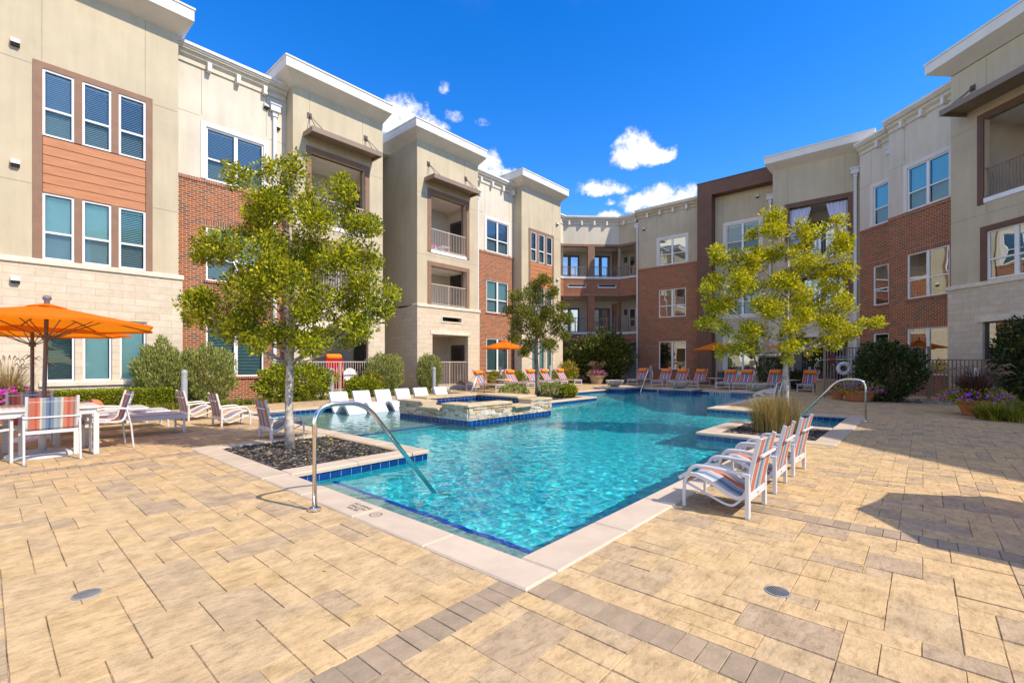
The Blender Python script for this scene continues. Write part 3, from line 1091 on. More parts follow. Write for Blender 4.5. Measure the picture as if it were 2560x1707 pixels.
def awning(bld, F, s0, s1, z, depth=.78, y=0):
    mb = MB(F)
    f = y - depth
    mb.box(s0, f, z - .2, s1, f + .05, z)
    mb.box(s0, f + .05, z - .2, s0 + .05, y - .004, z)
    mb.box(s1 - .05, f + .05, z - .2, s1, y - .004, z)
    mb.box(s0 + .05, f + .05, z - .075, s1 - .05, y - .004, z - .045)
    ao = mb.build('awning', M['awning'], bld)
    rd = MB(F)
    for x in (s0 + .25, s1 - .35):
        rd.box(x - .09, y - .025, z + .62, x + .09, y - .002, z + .84)
        for e in (-.05, .28):
            rd.tube([(x, y - .03, z + .74), (x + e, f + .1, z)], .014, 6)
    rd.build('tie_rod', M['bronze'], ao)

def joints(bld, F, segs, y=0):
    mb = MB(F)
    for s0, z0, s1, z1 in segs:
        if s0 == s1:
            mb.box(s0 - .007, y - .003, z0, s0 + .007, y + .002, z1)
        else:
            mb.box(s0, y - .003, z0 - .007, s1, y + .002, z0 + .007)
    mb.build('control_joint', M['joint'], bld)

def solid(mb, s0, s1, y0, y1, z0, z1):
    """closed back and roof so the building stands as a volume"""
    mb.poly((s0, y0, z1), (s1, y0, z1), (s1, y1, z1), (s0, y1, z1))
    mb.poly((s1, y1, z0), (s0, y1, z0), (s0, y1, z1), (s1, y1, z1))
    mb.poly((s0, y1, z0), (s0, y0, z0), (s0, y0, z1), (s0, y1, z1))
    mb.poly((s1, y0, z0), (s1, y1, z0), (s1, y1, z1), (s1, y0, z1))

CAP = 4.25
def stone_base(bld, F, s0, s1, holes=(), y=-.07, depth=.6, sill=None):
    mb = MB(F)
    wall(mb, s0, s1, 0, CAP - .14, holes, y, .16)
    returns(mb, s0, s1, 0, CAP - .14, y, y + depth)
    mb.build('stone_base', M['stone'], bld)
    cp = MB(F)
    cp.cbox(s0 - .03, y - .05, CAP - .14, s1 + .03, y + .4, CAP, .02)
    cp.build('stone_cap', M['stone_cap'], bld)
    if sill:
        cp = MB(F)
        cp.cbox(sill[0], y - .06, sill[2] - .13, sill[1], y + .02, sill[2], .015)
        cp.build('stone_sill', M['stone_cap'], bld)

def triple_bay(bld, F, s0, cols, zs3=(7.72, 9.58), zs2=(4.27, 6.13), mir=False, open3=.24, open2=.04):
    """brown framed stack of three narrow windows over a cedar panel over three more"""
    a, b = cols[0][0], cols[-1][1]
    w0, w1 = a - .19, b + .17
    holes = [(c[0], c[1], zz[0], zz[1]) for c in cols for zz in (zs3, zs2)]
    mb = MB(F)
    wall(mb, w0, w1, CAP, zs3[1] + .17, holes + [(a, b, zs2[1], zs3[0])], -.035, .09)
    returns(mb, w0, w1, CAP, zs3[1] + .17, -.035, 0)
    mb.poly((w0, -.035, zs3[1] + .17), (w1, -.035, zs3[1] + .17), (w1, 0, zs3[1] + .17), (w0, 0, zs3[1] + .17))
    mb.build('brown_surround', M['brown'], bld)
    pl = MB(F)
    n = 6
    h = (zs3[0] - zs2[1]) / n
    for k in range(n):
        z = zs2[1] + h * k
        pl.add([(a + .01, -.02, z + .008), (b - .01, -.02, z + .008), (b - .01, -.008, z + h - .006), (a + .01, -.008, z + h - .006), (a + .01, .03, z + .008), (b - .01, .03, z + .008), (b - .01, .03, z + h - .006), (a + .01, .03, z + h - .006)],
               [(0, 1, 2, 3), (3, 2, 6, 7), (0, 4, 5, 1)])
    pl.poly((a, .03, zs2[1]), (b, .03, zs2[1]), (b, .03, zs3[0]), (a, .03, zs3[0]))
    pl.build('cedar_panel', M['wood'], bld)
    for i, c in enumerate(cols):
        window(bld, F, c[0], c[1], zs3[0], zs3[1], 1, -.01, True, open_=open3 + .08 * ((i * 7) % 3 - 1), top=True)
        window(bld, F, c[0], c[1], zs2[0], zs2[1], 1, -.01, True, open_=open2 + (.3 if i == 2 else 0))

def brick_bay(bld, F, s0, s1, y, win, wname='stucco_cream', levels=None, cornice=True, bfirst=.87, trim=True, top_open=.25, joint_s=None, glass=(None, None, None), bricktop=7.85, slats=(.055, .055, .055), wins=None, cx0=None, cx1=None, endw=0):
    """recessed wing: brick up to the third floor, rendered above"""
    levels = levels or [(.87, 2.8), (4.3, 6.2), (bricktop + .03, 9.74)]
    wins = wins or [win]
    hb = [(w[0], w[1], z0, z1) for w in wins for z0, z1 in levels[:2]]
    ht = [(w[0], w[1], *levels[2]) for w in wins]
    mb = MB(F)
    wall(mb, s0, s1, 0, bricktop - .12, hb, y, .10)
    mb.build('brick_wall', M['brick'], bld)
    so_ = MB(F)
    so_.box(s0, y - .03, bricktop - .12, s1, y + .1, bricktop)
    so_.build('soldier_course', M['soldier'], bld)
    for w in wins:
        for z0, z1 in levels[:2]:
            so_ = MB(F)
            so_.box(w[0] - .12, y - .012, z1, w[1] + .12, y + .05, z1 + .24)
            so_.build('brick_lintel', M['soldier'], bld)
            so_ = MB(F)
            so_.box(w[0] - .06, y - .05, z0 - .085, w[1] + .06, y + .05, z0 - .002)
            so_.build('brick_sill', M['soldier'], bld)
    st = MB(F)
    wall(st, s0, s1, bricktop, 12.0, ht, y, .1)
    st.build('stucco_wall', M[wname], bld)
    if trim:
        tr = MB(F)
        for w in wins:
            trim_frame(tr, w[0] - .17, w[1] + .17, levels[2][0], levels[2][1] + .17, .17, y - .025, .03, False)
        tr.build('window_trim', M['cornice'], bld)
    for w in wins:
        cols = w[2] if len(w) > 2 else 2
        for k, (z0, z1) in enumerate(levels):
            window(bld, F, w[0], w[1], z0, z1, cols, y + .02, k > 0, slats[k], open_=(.6, .10, top_open)[k], top=(k == 2), glass=glass[k])
    js = [(s0, 10.05, min(w[0] for w in wins) - .2, 10.05), (max(w[1] for w in wins) + .2, 10.05, s1, 10.05)]
    for w in wins:
        js.append((w[0] - .14, 10.1, w[0] - .14, 11.7))
        js.append((w[1] + .1, 10.1, w[1] + .1, 11.7))
    joints(bld, F, js, y)
    if cornice:
        cn = MB(F)
        wing_cornice(cn, s0 if cx0 is None else cx0, s1 if cx1 is None else cx1, y)
        cn.build('cornice', M['cornice'], bld)
        cn = MB(F)
        cove(cn, s0 if cx0 is None else cx0, s1 if cx1 is None else cx1, y)
        cn.build('cornice_cove', M[wname], bld)
        brackets(bld, F, s0, s1, y, first=bfirst)

def balcony_bay(bld, F, s0, s1, opens, stucco_='stucco_tan', base_hole=None, slit=None, depth=2.4, side=None, aw=None, rmat='rail_tan', doors=(('r', 0), ('w', 0)), zs=((7.02, 9.8), (4.27, 6.22)), patio_doors=None, slab_l=.5, slab_r=.1, trimmat='brown', ztop=12.2):
    """projecting bay: two recessed balconies over a stone base, eaves slab above"""
    a, b = opens
    hl = [(a, b, zs[0][0] - .02, zs[0][1]), (a, b, zs[1][0] - .02, zs[1][1])]
    mb = MB(F)
    wall(mb, s0, s1, CAP - .05, ztop, hl, 0, .25)
    returns(mb, s0, s1, CAP - .05, ztop, 0, depth)
    mb.build('stucco_wall', M[stucco_], bld)
    tm = MB(F)
    trim_frame(tm, a - .2, b + .2, zs[0][0] - .12, zs[0][1] + .22, .21, -.035, .05, False)
    trim_frame(tm, a - .2, b + .2, CAP, zs[1][1] + .2, .21, -.035, .05, False)
    for z0, z1 in zs:
        tm.box(a, .25, z0, a + .06, .33, z1)
        tm.box(b - .06, .25, z0, b, .33, z1)
    tm.build('brown_surround', M[trimmat], bld)
    for z0, z1 in zs:
        balcony(bld, F, a, b, z0, z1, rmat=rmat, doors=doors)
    hs = []
    if base_hole:
        hs.append(base_hole)
    if slit:
        hs.append(slit)
    stone_base(bld, F, s0 - .05, s1 + .06, hs, depth=depth)
    if slit:
        sm = MB(F)
        trim_frame(sm, slit[0] - .07, slit[1] + .07, slit[2] - .07, slit[3] + .07, .07, -.1, .05)
        sm.build('slit_trim', M['stone_cap'], bld)
        sd = MB(F)
        sd.poly((slit[0], .07, slit[2]), (slit[1], .07, slit[2]), (slit[1], .07, slit[3]), (slit[0], .07, slit[3]))
        sd.build('slit_pane', M['glass_top'], bld)
        sk = MB(F)
        sk.poly((slit[0], .2, slit[2]), (slit[1], .2, slit[2]), (slit[1], .2, slit[3]), (slit[0], .2, slit[3]))
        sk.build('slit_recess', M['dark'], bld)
    if base_hole:
        h = base_hole
        balcony(bld, F, h[0], h[1], .18, h[3], y=.0, rmat=rmat, doors=patio_doors or doors, ground=True, railh=1.25)
        lt = MB(F)
        lt.box(h[0] - .12, -.1, h[3], h[1] + .12, -.04, h[3] + .2)
        lt.build('stone_lintel', M['stone_cap'], bld)
    sl_ = MB(F)
    tower_slab(sl_, s0, s1, 0, depth, 12.9, slab_l, slab_r)
    sl_.build('roof_slab', M['cornice'], bld)
    if aw:
        awning(bld, F, aw[0], aw[1], aw[2])
    joints(bld, F, [(a - .05, zs[0][1] + .25, a - .05, ztop - .03), (b - .12, zs[0][1] + .25, b - .12, ztop - .03), (s0, zs[0][1] - .1, a - .22, zs[0][1] - .1), (b + .22, zs[0][1] - .1, s1, zs[0][1] - .1), (s0, 6.7, s1, 6.7), (a - .05, 6.72, a - .05, zs[0][0] - .1)])

# ---- left wing
LB = thing('apartment_building', 'long three storey sunlit apartment wing of tan render, brick and cream stone', 'building', (0, 18.4, 0))
FL = frame(0, 18.4, 0, (0, 18.4))
T1C = [(1.07, 1.72), (1.89, 2.54), (2.71, 3.37)]
def left_wing():
    G1 = [(1.12, 1.73, .85, 2.66), (1.9, 2.55, .85, 2.66), (2.73, 3.38, .85, 2.66)]
    holes = [(c[0], c[1], z0, z1) for c in T1C for z0, z1 in ((4.27, 6.13), (7.72, 9.58))] + [(1.06, 3.38, 6.13, 7.72)]
    mb = MB(FL)
    wall(mb, -4.5, 4.23, CAP - .05, 12.2, holes, 0, .12)
    returns(mb, -4.5, 4.23, CAP - .05, 12.2, 0, 2.4)
    mb.build('stucco_wall', M['stucco_tan'], LB)
    triple_bay(LB, FL, 0, T1C)
    stone_base(LB, FL, -4.5, 4.33, G1, sill=(1.0, 3.5, .85))
    for i, h in enumerate(G1):
        window(LB, FL, *h[:2], *h[2:], 1, .0, False, open_=(.72, .06, .03)[i])
    sl_ = MB(FL)
    tower_slab(sl_, -4.5, 4.23, 0, 2.4, 12.9, .5, .3)
    sl_.build('roof_slab', M['cornice'], LB)
    joints(LB, FL, [(1.06, 9.8, 1.06, 12.15), (3.36, 9.8, 3.36, 12.15), (-4.5, 9.62, .86, 9.62), (3.56, 9.62, 4.2, 9.62), (-4.5, 6.32, .86, 6.32), (3.56, 6.32, 4.2, 6.32)])
    for z in (10.0, 6.75, 3.6):
        vent(LB, FL, .55, z, -.07 if z < 4 else 0)
    brick_bay(LB, FL, 4.23, 7.95, .65, (5.2, 7.12), bfirst=1.03)
    downspout(LB, FL, 7.5, 11.3, .1, .65)
    vent(LB, FL, 7.62, 10.6, .65)
    vent(LB, FL, 7.2, 11.25, .65)
    balcony_bay(LB, FL, 7.95, 11.97, (8.66, 11.08), base_hole=(8.66, 11.2, .15, 2.8), aw=(8.35, 11.45, 10.5), zs=((7.02, 9.8), (4.27, 6.22)))
    balcony_bay(LB, FL, 13.89, 18.0, (14.72, 17.13), base_hole=(14.77, 17.2, .15, 2.8), slit=(15.4, 16.7, 3.48, 3.7), aw=(14.32, 17.43, 10.48), depth=4.5)
    # the gap between the two balcony bays
    gp = MB(FL)
    wall(gp, 11.9, 14.0, 0, 12.2, (), 4.4)
    gp.build('stucco_wall', M['stucco_tan'], LB)
    brick_bay(LB, FL, 18.0, 21.75, .65, (19.33, 21.22), bfirst=.75)
    downspout(LB, FL, 18.55, 11.0, .1, .65)
    vent(LB, FL, 18.3, 9.9, .65)
    T4C = [(22.58, 23.16), (23.38, 24.0), (24.2, 24.83)]
    G4 = [(22.66, 23.2, .87, 2.75), (23.38, 24.02, .87, 2.75), (24.2, 24.8, .87, 2.75)]
    holes = [(c[0], c[1], z0, z1) for c in T4C for z0, z1 in ((4.27, 6.13), (7.72, 9.58))] + [(22.57, 24.84, 6.13, 7.72)]
    mb = MB(FL)
    wall(mb, 21.72, 25.8, CAP - .05, 12.2, holes, 0, .12)
    returns(mb, 21.72, 25.8, CAP - .05, 12.2, 0, 2.2)
    mb.build('stucco_wall', M['stucco_tan'], LB)
    triple_bay(LB, FL, 0, T4C, open3=.3)
    stone_base(LB, FL, 21.66, 25.95, G4, sill=(22.5, 24.95, .87))
    for i, h in enumerate(G4):
        window(LB, FL, *h[:2], *h[2:], 1, .0, False, open_=(.1, .06, .3)[i])
    sl_ = MB(FL)
    tower_slab(sl_, 21.72, 25.8, 0, 2.2, 12.9, .6, .1)
    sl_.build('roof_slab', M['cornice'], LB)
    joints(LB, FL, [(22.5, 9.8, 22.5, 12.15), (24.9, 9.8, 24.9, 12.15), (24.95, 9.6, 25.8, 9.6), (24.95, 6.5, 25.8, 6.5)])
    for z in (10.6, 6.9):
        vent(LB, FL, 25.35, z)
    rf = MB(FL)
    solid(rf, -4.5, 25.8, 2.4, 11, 0, 12.1)
    rf.build('roof', M['cornice'], LB)
left_wing()

# ---- rear wing: short link, splayed corner with loggias, brick bay, brown portal bay, balcony bay
RB = thing('apartment_building', 'three storey rear apartment block with splayed corner loggias and a tall brown portal frame', 'building', (31.3, 11, 0))
rb0 = (31.3, 11)
FM = frame(31.3, 0, -90, rb0)           # s = -y
FC = frame(30.25, 18.75, -45, rb0)      # splayed corner, s=0 in its middle
FP = frame(31.78, 0, -90, rb0)
FT = frame(29.6, 0, -90, rb0)
FK = frame(0, 20.25, 0, rb0)
def rear_wing():
    brick_bay(RB, FM, -15.45, -11.0, 0, (-13.9, -12.0), wname='stucco_olive', bfirst=.75, levels=[(.9, 2.83), (4.5, 6.42), (8.13, 9.92)], bricktop=8.1, glass=('glass_mirror', 'glass_mirror', 'glass_mirror'), slats=(0, 0, 0), cx0=-15.6)
    rt = MB(FM)
    returns(rt, -15.45, -11.0, 0, 8.0, 0, .5)
    rt.build('brick_wall', M['brick'], RB)
    rt = MB(FM)
    returns(rt, -15.45, -11.0, 8.0, 12.0, 0, .5)
    rt.build('stucco_wall', M['stucco_olive'], RB)
    downspout(RB, FM, -15.6, 11.3, .1, .2)
    vent(RB, FM, -15.0, 10.9, 0)
    # loggia storeys (corner half-length 2.15)
    h = 2.15
    levels = [(0, 2.84), (3.66, 6.33), (7.8, 10.08)]
    segs = [(FK, 25.8, 28.75, 26.0, 28.75), (FC, -h, h, -h, -.2), (FC, -h, h, .2, h), (FP, -17.22, -15.45, -17.22, -15.85)]
    for F, a, b, ha, hb in ((FK, 25.8, 28.73, 26.0, 28.73), (FC, -h, h, -h, h), (FP, -17.23, -15.4, -17.23, -15.8)):
        hb_ = [(ha, hb, z0, z1) for z0, z1 in levels[:2]]
        mb = MB(F)
        wall(mb, a, b, 0, 7.66, hb_ + [(ha, hb, 7.66, 7.8)], 0, .3)
        mb.build('brick_wall', M['brick'], RB)
        mb = MB(F)
        wall(mb, a, b, 7.66, 12.0, [(ha, hb, 7.64, 10.08)], 0, .3)
        mb.build('stucco_wall', M['stucco_olive'] if F is FP else M['stucco_cream'], RB)
        t = MB(F)
        t.box(a, -.03, 10.08, b, .05, 10.26)
        if F is FP:
            t.box(-15.98, -.03, 7.82, -15.78, .05, 10.08)
        if F is FC:
            t.box(-.26, -.03, 7.7, .26, .3, 10.08)
        t.build('brown_surround', M['brown'], RB)
        for zz in (2.84, 6.33):
            t = MB(F)
            t.box(a, -.02, zz, b, .04, zz + .26)
            t.build('soldier_course', M['soldier'], RB)
            if F is FC:
                t = MB(F)
                t.box(-.26, -.005, 3.66 if zz > 3 else 0, .26, .3, zz)
                t.build('brick_pier', M['brick'], RB)
        for zz in (3.5, 7.66):
            t = MB(F)
            t.box(a, -.04, zz, b, .3, zz + .15)
            t.build('floor_edge', M['white'], RB)
        cn = MB(F)
        wing_cornice(cn, a - .12, b + .12, 0, 12.3)
        cn.build('cornice', M['cornice'], RB)
        cn = MB(F)
        cove(cn, a - .1, b + .1, 0)
        cn.build('cornice_cove', M['stucco_cream'], RB)
        brackets(RB, F, a, b, 0, first=.45, pitch=.95)
        for z in (3.66, 7.8):
            for u, v in (((ha, -.27), (.27, hb)) if F is FC else ((ha, hb),)):
                rr = MB(F)
                railing(rr, u, v, z, 1.07 if z < 5 else .78, .06)
                rr.build('railing', M['rail_brown'], RB)
        if F is FC:
            for u, v in ((-1.75, -.45), (.55, 1.85)):
                t = MB(F)
                t.box(u - .05, -.03, 6.98, v + .05, -.002, 7.24)
                so_ = t.build('slit_trim', M['white'], RB)
                t = MB(F)
                t.box(u, -.036, 7.07, v, -.032, 7.22)
                t.build('pane', M['dark'], so_)
    # loggia back walls, ceilings and doors
    d = 1.9
    A = (25.8, 20.25)
    back = MB()
    ox, oy = rb0
    P = [(25.8 - ox, 22.2 - oy), (29.55 - ox, 22.2 - oy), (33.75 - ox, 18.0 - oy), (33.75 - ox, 15.4 - oy), (31.8 - ox, 15.4 - oy)]
    for i in range(len(P) - 1):
        (a, b), (c, e) = P[i], P[i + 1]
        back.poly((a, b, 0), (c, e, 0), (c, e, 12), (a, b, 12))
    back.build('loggia_wall', M['room'], RB)
    sl_ = MB()
    for z0, z1 in ((2.84, 3.64), (6.33, 7.78), (10.08, 10.2), (-.05, .05)):
        ring = [(25.9 - ox, 20.5 - oy), (28.65 - ox, 20.5 - oy), (31.95 - ox, 17.2 - oy), (31.95 - ox, 15.5 - oy), (33.7 - ox, 15.5 - oy), (33.7 - ox, 17.95 - oy), (29.5 - ox, 22.15 - oy), (25.9 - ox, 22.15 - oy)]
        n = len(ring)
        sl_.add([(x, y, z0) for x, y in ring] + [(x, y, z1) for x, y in ring], [tuple(range(n))[::-1], tuple(range(n, 2 * n))])
    sl_.build('loggia_floor', M['ceiling'], RB)
    FCb = frame(30.25 + 1.9 * .7071 + .0, 18.75 + 1.9 * .7071, -45, rb0)
    for z0 in (3.66, 7.8):
        for u, v in ((-2.15, -.55), (.35, 1.9)):
            t = MB(FCb)
            t.box(u, -.14, z0, v, -.02, z0 + 2.0)
            do = t.build('door', M['bronze'], RB)
            t = MB(FCb)
            m_ = (u + v) / 2
            t.box(u + .14, -.17, z0 + .15, m_ - .13, -.142, z0 + 1.85)
            t.box(m_ + .13, -.17, z0 + .15, v - .14, -.142, z0 + 1.85)
            t.build('pane', M['glass_door'], do)
        t = MB(FCb)
        t.box(2.1, -.5, z0, 2.35, -.02, z0 + 2.3)
        t.build('loggia_pier', M['brown'] if z0 > 5 else M['brick'], RB)
        Fb = frame(33.75, 0, -90, rb0)
        window(RB, Fb, -17.4, -16.3, z0 + .5, z0 + 1.95, 2, -.08, True, 0, glass='glass_door')
        t = MB(Fb)
        t.box(-17.8, -.16, z0 + 1.5, -17.62, -.01, z0 + 1.9)
        t.build('wall_lamp', M['grey_dark'], RB)
    # brown portal with the grey green bay set back inside it
    pt = MB(FM)
    pt.box(-11.0, -.7, 0, -10.1, .05, 12.86)
    pt.box(-10.1, -.7, 12.03, -6.4, .05, 12.86)
    pt.build('brown_portal', M['brown_dark'], RB)
    cp = MB(FM)
    cp.box(-11.03, -.73, 12.86, -6.4, .4, 12.92)
    cp.build('cap', M['bronze'], RB)
    W = (-9.42, -7.5)
    lv = [(.78, 2.95), (4.35, 6.35), (8.2, 10.07)]
    mb = MB(FM)
    wall(mb, -10.1, -6.4, 0, 12.1, [(W[0], W[1], a, b) for a, b in lv], 0, .1)
    mb.build('stucco_wall', M['stucco_olive'], RB)
    for a, b in lv:
        tr = MB(FM)
        trim_frame(tr, W[0] - .2, W[1] + .2, a - .2, b + .2, .2, -.03, .05)
        tr.build('window_trim', M['cornice'], RB)
    for k, (a, b) in enumerate(lv):
        window(RB, FM, W[0], W[1], a, b, 2, .02, k > 0, .055, open_=(.3, .25, .35)[k], top=True, glass='glass_mirror' if k == 0 else None)
    downspout(RB, FM, -6.9, 11.3, .1, 0)
    vent(RB, FM, -7.6, 11.5, 0)
    joints(RB, FM, [(-9.6, 10.3, -9.6, 12), (-7.3, 10.3, -7.3, 12), (-10.1, 7.2, -6.4, 7.2), (-10.1, 3.4, -6.4, 3.4), (-8.6, 3.4, -8.6, 4.1), (-8.6, 6.6, -8.6, 7.9)])
    # balcony bay with the curtains
    balcony_bay(RB, FT, -6.41, -2.3, (-5.61, -2.93), stucco_='stucco_olive', base_hole=(-5.36, -2.93, .15, 2.75), rmat='rail_brown', doors=(('d', -5.3, -3.2),), depth=1.9, slab_l=.3, slab_r=.5, trimmat='brown_dark', zs=((7.1, 9.95), (4.4, 6.4)))
    downspout(RB, FT, -2.62, 11.2, .1, 0)
    rf = MB()
    rf.poly((25.8 - ox, 20.4 - oy, 12.05), (28.8 - ox, 20.4 - oy, 12.05), (31.9 - ox, 17.3 - oy, 12.05), (31.4 - ox, 2.3 - oy, 12.05), (42 - ox, 2.3 - oy, 12.05), (42 - ox, 29 - oy, 12.05), (25.8 - ox, 29 - oy, 12.05))
    rf.build('roof', M['cornice'], RB)
rear_wing()

# ---- right wing
DB = thing('apartment_building', 'three storey apartment wing in shade, brick and tan render, nearest the fence', 'building', (26.2, .2, 0))
db0 = (26.2, .2)
def right_frame(n):
    return frame(n * .70711, -n * .70711, -135, db0)
FW, FWf, F6 = right_frame(18.4), right_frame(18.9), right_frame(17.75)
def right_wing():
    gm = ('glass_mirror', 'glass_mirror', 'glass_cyan')
    brick_bay(DB, FWf, -22.3, -20.05, 0, (-21.48, -20.62, 1), bfirst=1.2, levels=[(.87, 2.77), (4.12, 6.02), (7.98, 9.85)], bricktop=7.95, glass=gm, slats=(0, 0, .028), top_open=.05, cx1=-20.0)
    brick_bay(DB, FW, -20.08, -16.5, 0, (-19.15, -17.31), bfirst=.8, levels=[(.87, 2.83), (4.12, 6.05), (7.93, 9.78)], bricktop=7.9, glass=gm, slats=(0, 0, .028), top_open=.05)
    rt = MB(FW)
    returns(rt, -20.08, -16.5, 0, 7.8, 0, .55)
    rt.build('brick_wall', M['brick'], DB)
    rt = MB(FW)
    returns(rt, -20.08, -16.5, 7.8, 12.0, 0, .55)
    rt.build('stucco_wall', M['stucco_cream'], DB)
    downspout(DB, FWf, -20.36, 11.2, 7.9, -.02)
    # bay with brown framed balcony nearest the camera
    s0, s1 = -16.65, -8.4
    hb = [(-15.47, -12.6, 7.18, 10.02)]
    hw = [(-15.38, -12.7, 4.3, 6.0)]
    mb = MB(F6)
    wall(mb, s0, s1, CAP - .05, 12.2, hb + hw, 0, .22)
    returns(mb, s0, s1, CAP - .05, 12.2, 0, 2.4)
    mb.build('stucco_wall', M['stucco_tan'], DB)
    tm = MB(F6)
    trim_frame(tm, -15.68, -12.4, 7.0, 10.22, .21, -.035, .05, False)
    trim_frame(tm, -15.58, -12.5, CAP, 6.2, .2, -.035, .05, False)
    tm.build('brown_surround', M['brown_dark'], DB)
    balcony(DB, F6, -15.47, -12.6, 7.2, 10.02, rmat='rail_brown', doors=(('d', -14.9, -12.9),))
    window(DB, F6, -15.38, -12.7, 4.3, 6.0, 3, .03, True, 0, glass='glass_mirror')
    gh = [(-15.47, -12.6, .87, 2.82)]
    stone_base(DB, F6, s0 - .06, s1 + .06, gh, depth=2.4)
    window(DB, F6, *gh[0][:2], *gh[0][2:], 3, .03, False, 0, glass='glass_mirror', framemat='bronze')
    lt = MB(F6)
    lt.box(-15.7, -.1, 2.82, -12.4, -.04, 3.05)
    lt.build('stone_lintel', M['stone_cap'], DB)
    awning(DB, F6, -16.1, -12.2, 10.6, 1.05)
    joints(DB, F6, [(-15.4, 10.8, -15.4, 12.15), (-12.6, 10.8, -12.6, 12.15), (s0, 6.65, s1, 6.65), (s0, 9.9, -15.7, 9.9), (-15.4, 6.7, -15.4, 7.0)])
    sl_ = MB(F6)
    tower_slab(sl_, s0, s1, 0, 2.4, 12.95, .45, .4)
    sl_.build('roof_slab', M['cornice'], DB)
    # the wing runs on past the camera
    mb = MB(FW)
    wall(mb, -8.6, -2.0, 0, 12.3, (), 0)
    mb.build('brick_wall', M['brick'], DB)
    mb = MB(F6)
    wall(mb, -2.1, 9.0, 0, 12.2, (), 0)
    returns(mb, -2.1, 9.0, 0, 12.2, 0, 2.4)
    mb.build('stucco_wall', M['stucco_tan'], DB)
    sl_ = MB(F6)
    tower_slab(sl_, -2.1, 9.0, 0, 2.4, 12.95, .45, .4)
    sl_.build('roof_slab', M['cornice'], DB)
    rf = MB(FW)
    solid(rf, -22.4, 9, .8, 11, 0, 12.05)
    rf.build('roof', M['cornice'], DB)
right_wing()

# ------------------------------------------------------------------ spa and stone platforms
M['ledger'] = island('stacked_ledger_stone', [(0, (.42, .36, .27)), (.3, (.55, .49, .40)), (.6, (.62, .57, .49)), (.8, (.50, .36, .18)), (.92, (.34, .24, .15)), (1, (.42, .42, .40))], .85, .2, 9, .5, .7, 45)
M['flag'] = island('flagstone_cap', [(0, (.46, .36, .22)), (1, (.58, .47, .31))], .85, .2, 7, .5, .6, 40)
def ledger_face(mb, ax, ay, bx, by, z0, z1):
    L = math.hypot(bx - ax, by - ay)
    ux, uy = (bx - ax) / L, (by - ay) / L
    nx, ny = uy, -ux
    ang = math.atan2(uy, ux)
    z = z0
    while z < z1 - .02:
        h = min(random.uniform(.032, .062), z1 - z)
        if z1 - z - h < .025:
            h = z1 - z
        s = 0
        while s < L - .001:
            l = min(random.uniform(.1, .34), L - s)
            if L - s - l < .06:
                l = L - s
            d = random.uniform(.012, .05)
            T = Matrix.Translation((ax + ux * s, ay + uy * s, z)) @ Matrix.Rotation(ang, 4, 'Z')
            mb.cbox(.001, -d, .001, l - .001, .03, h - .001, .004, T)
            s += l
        z += h

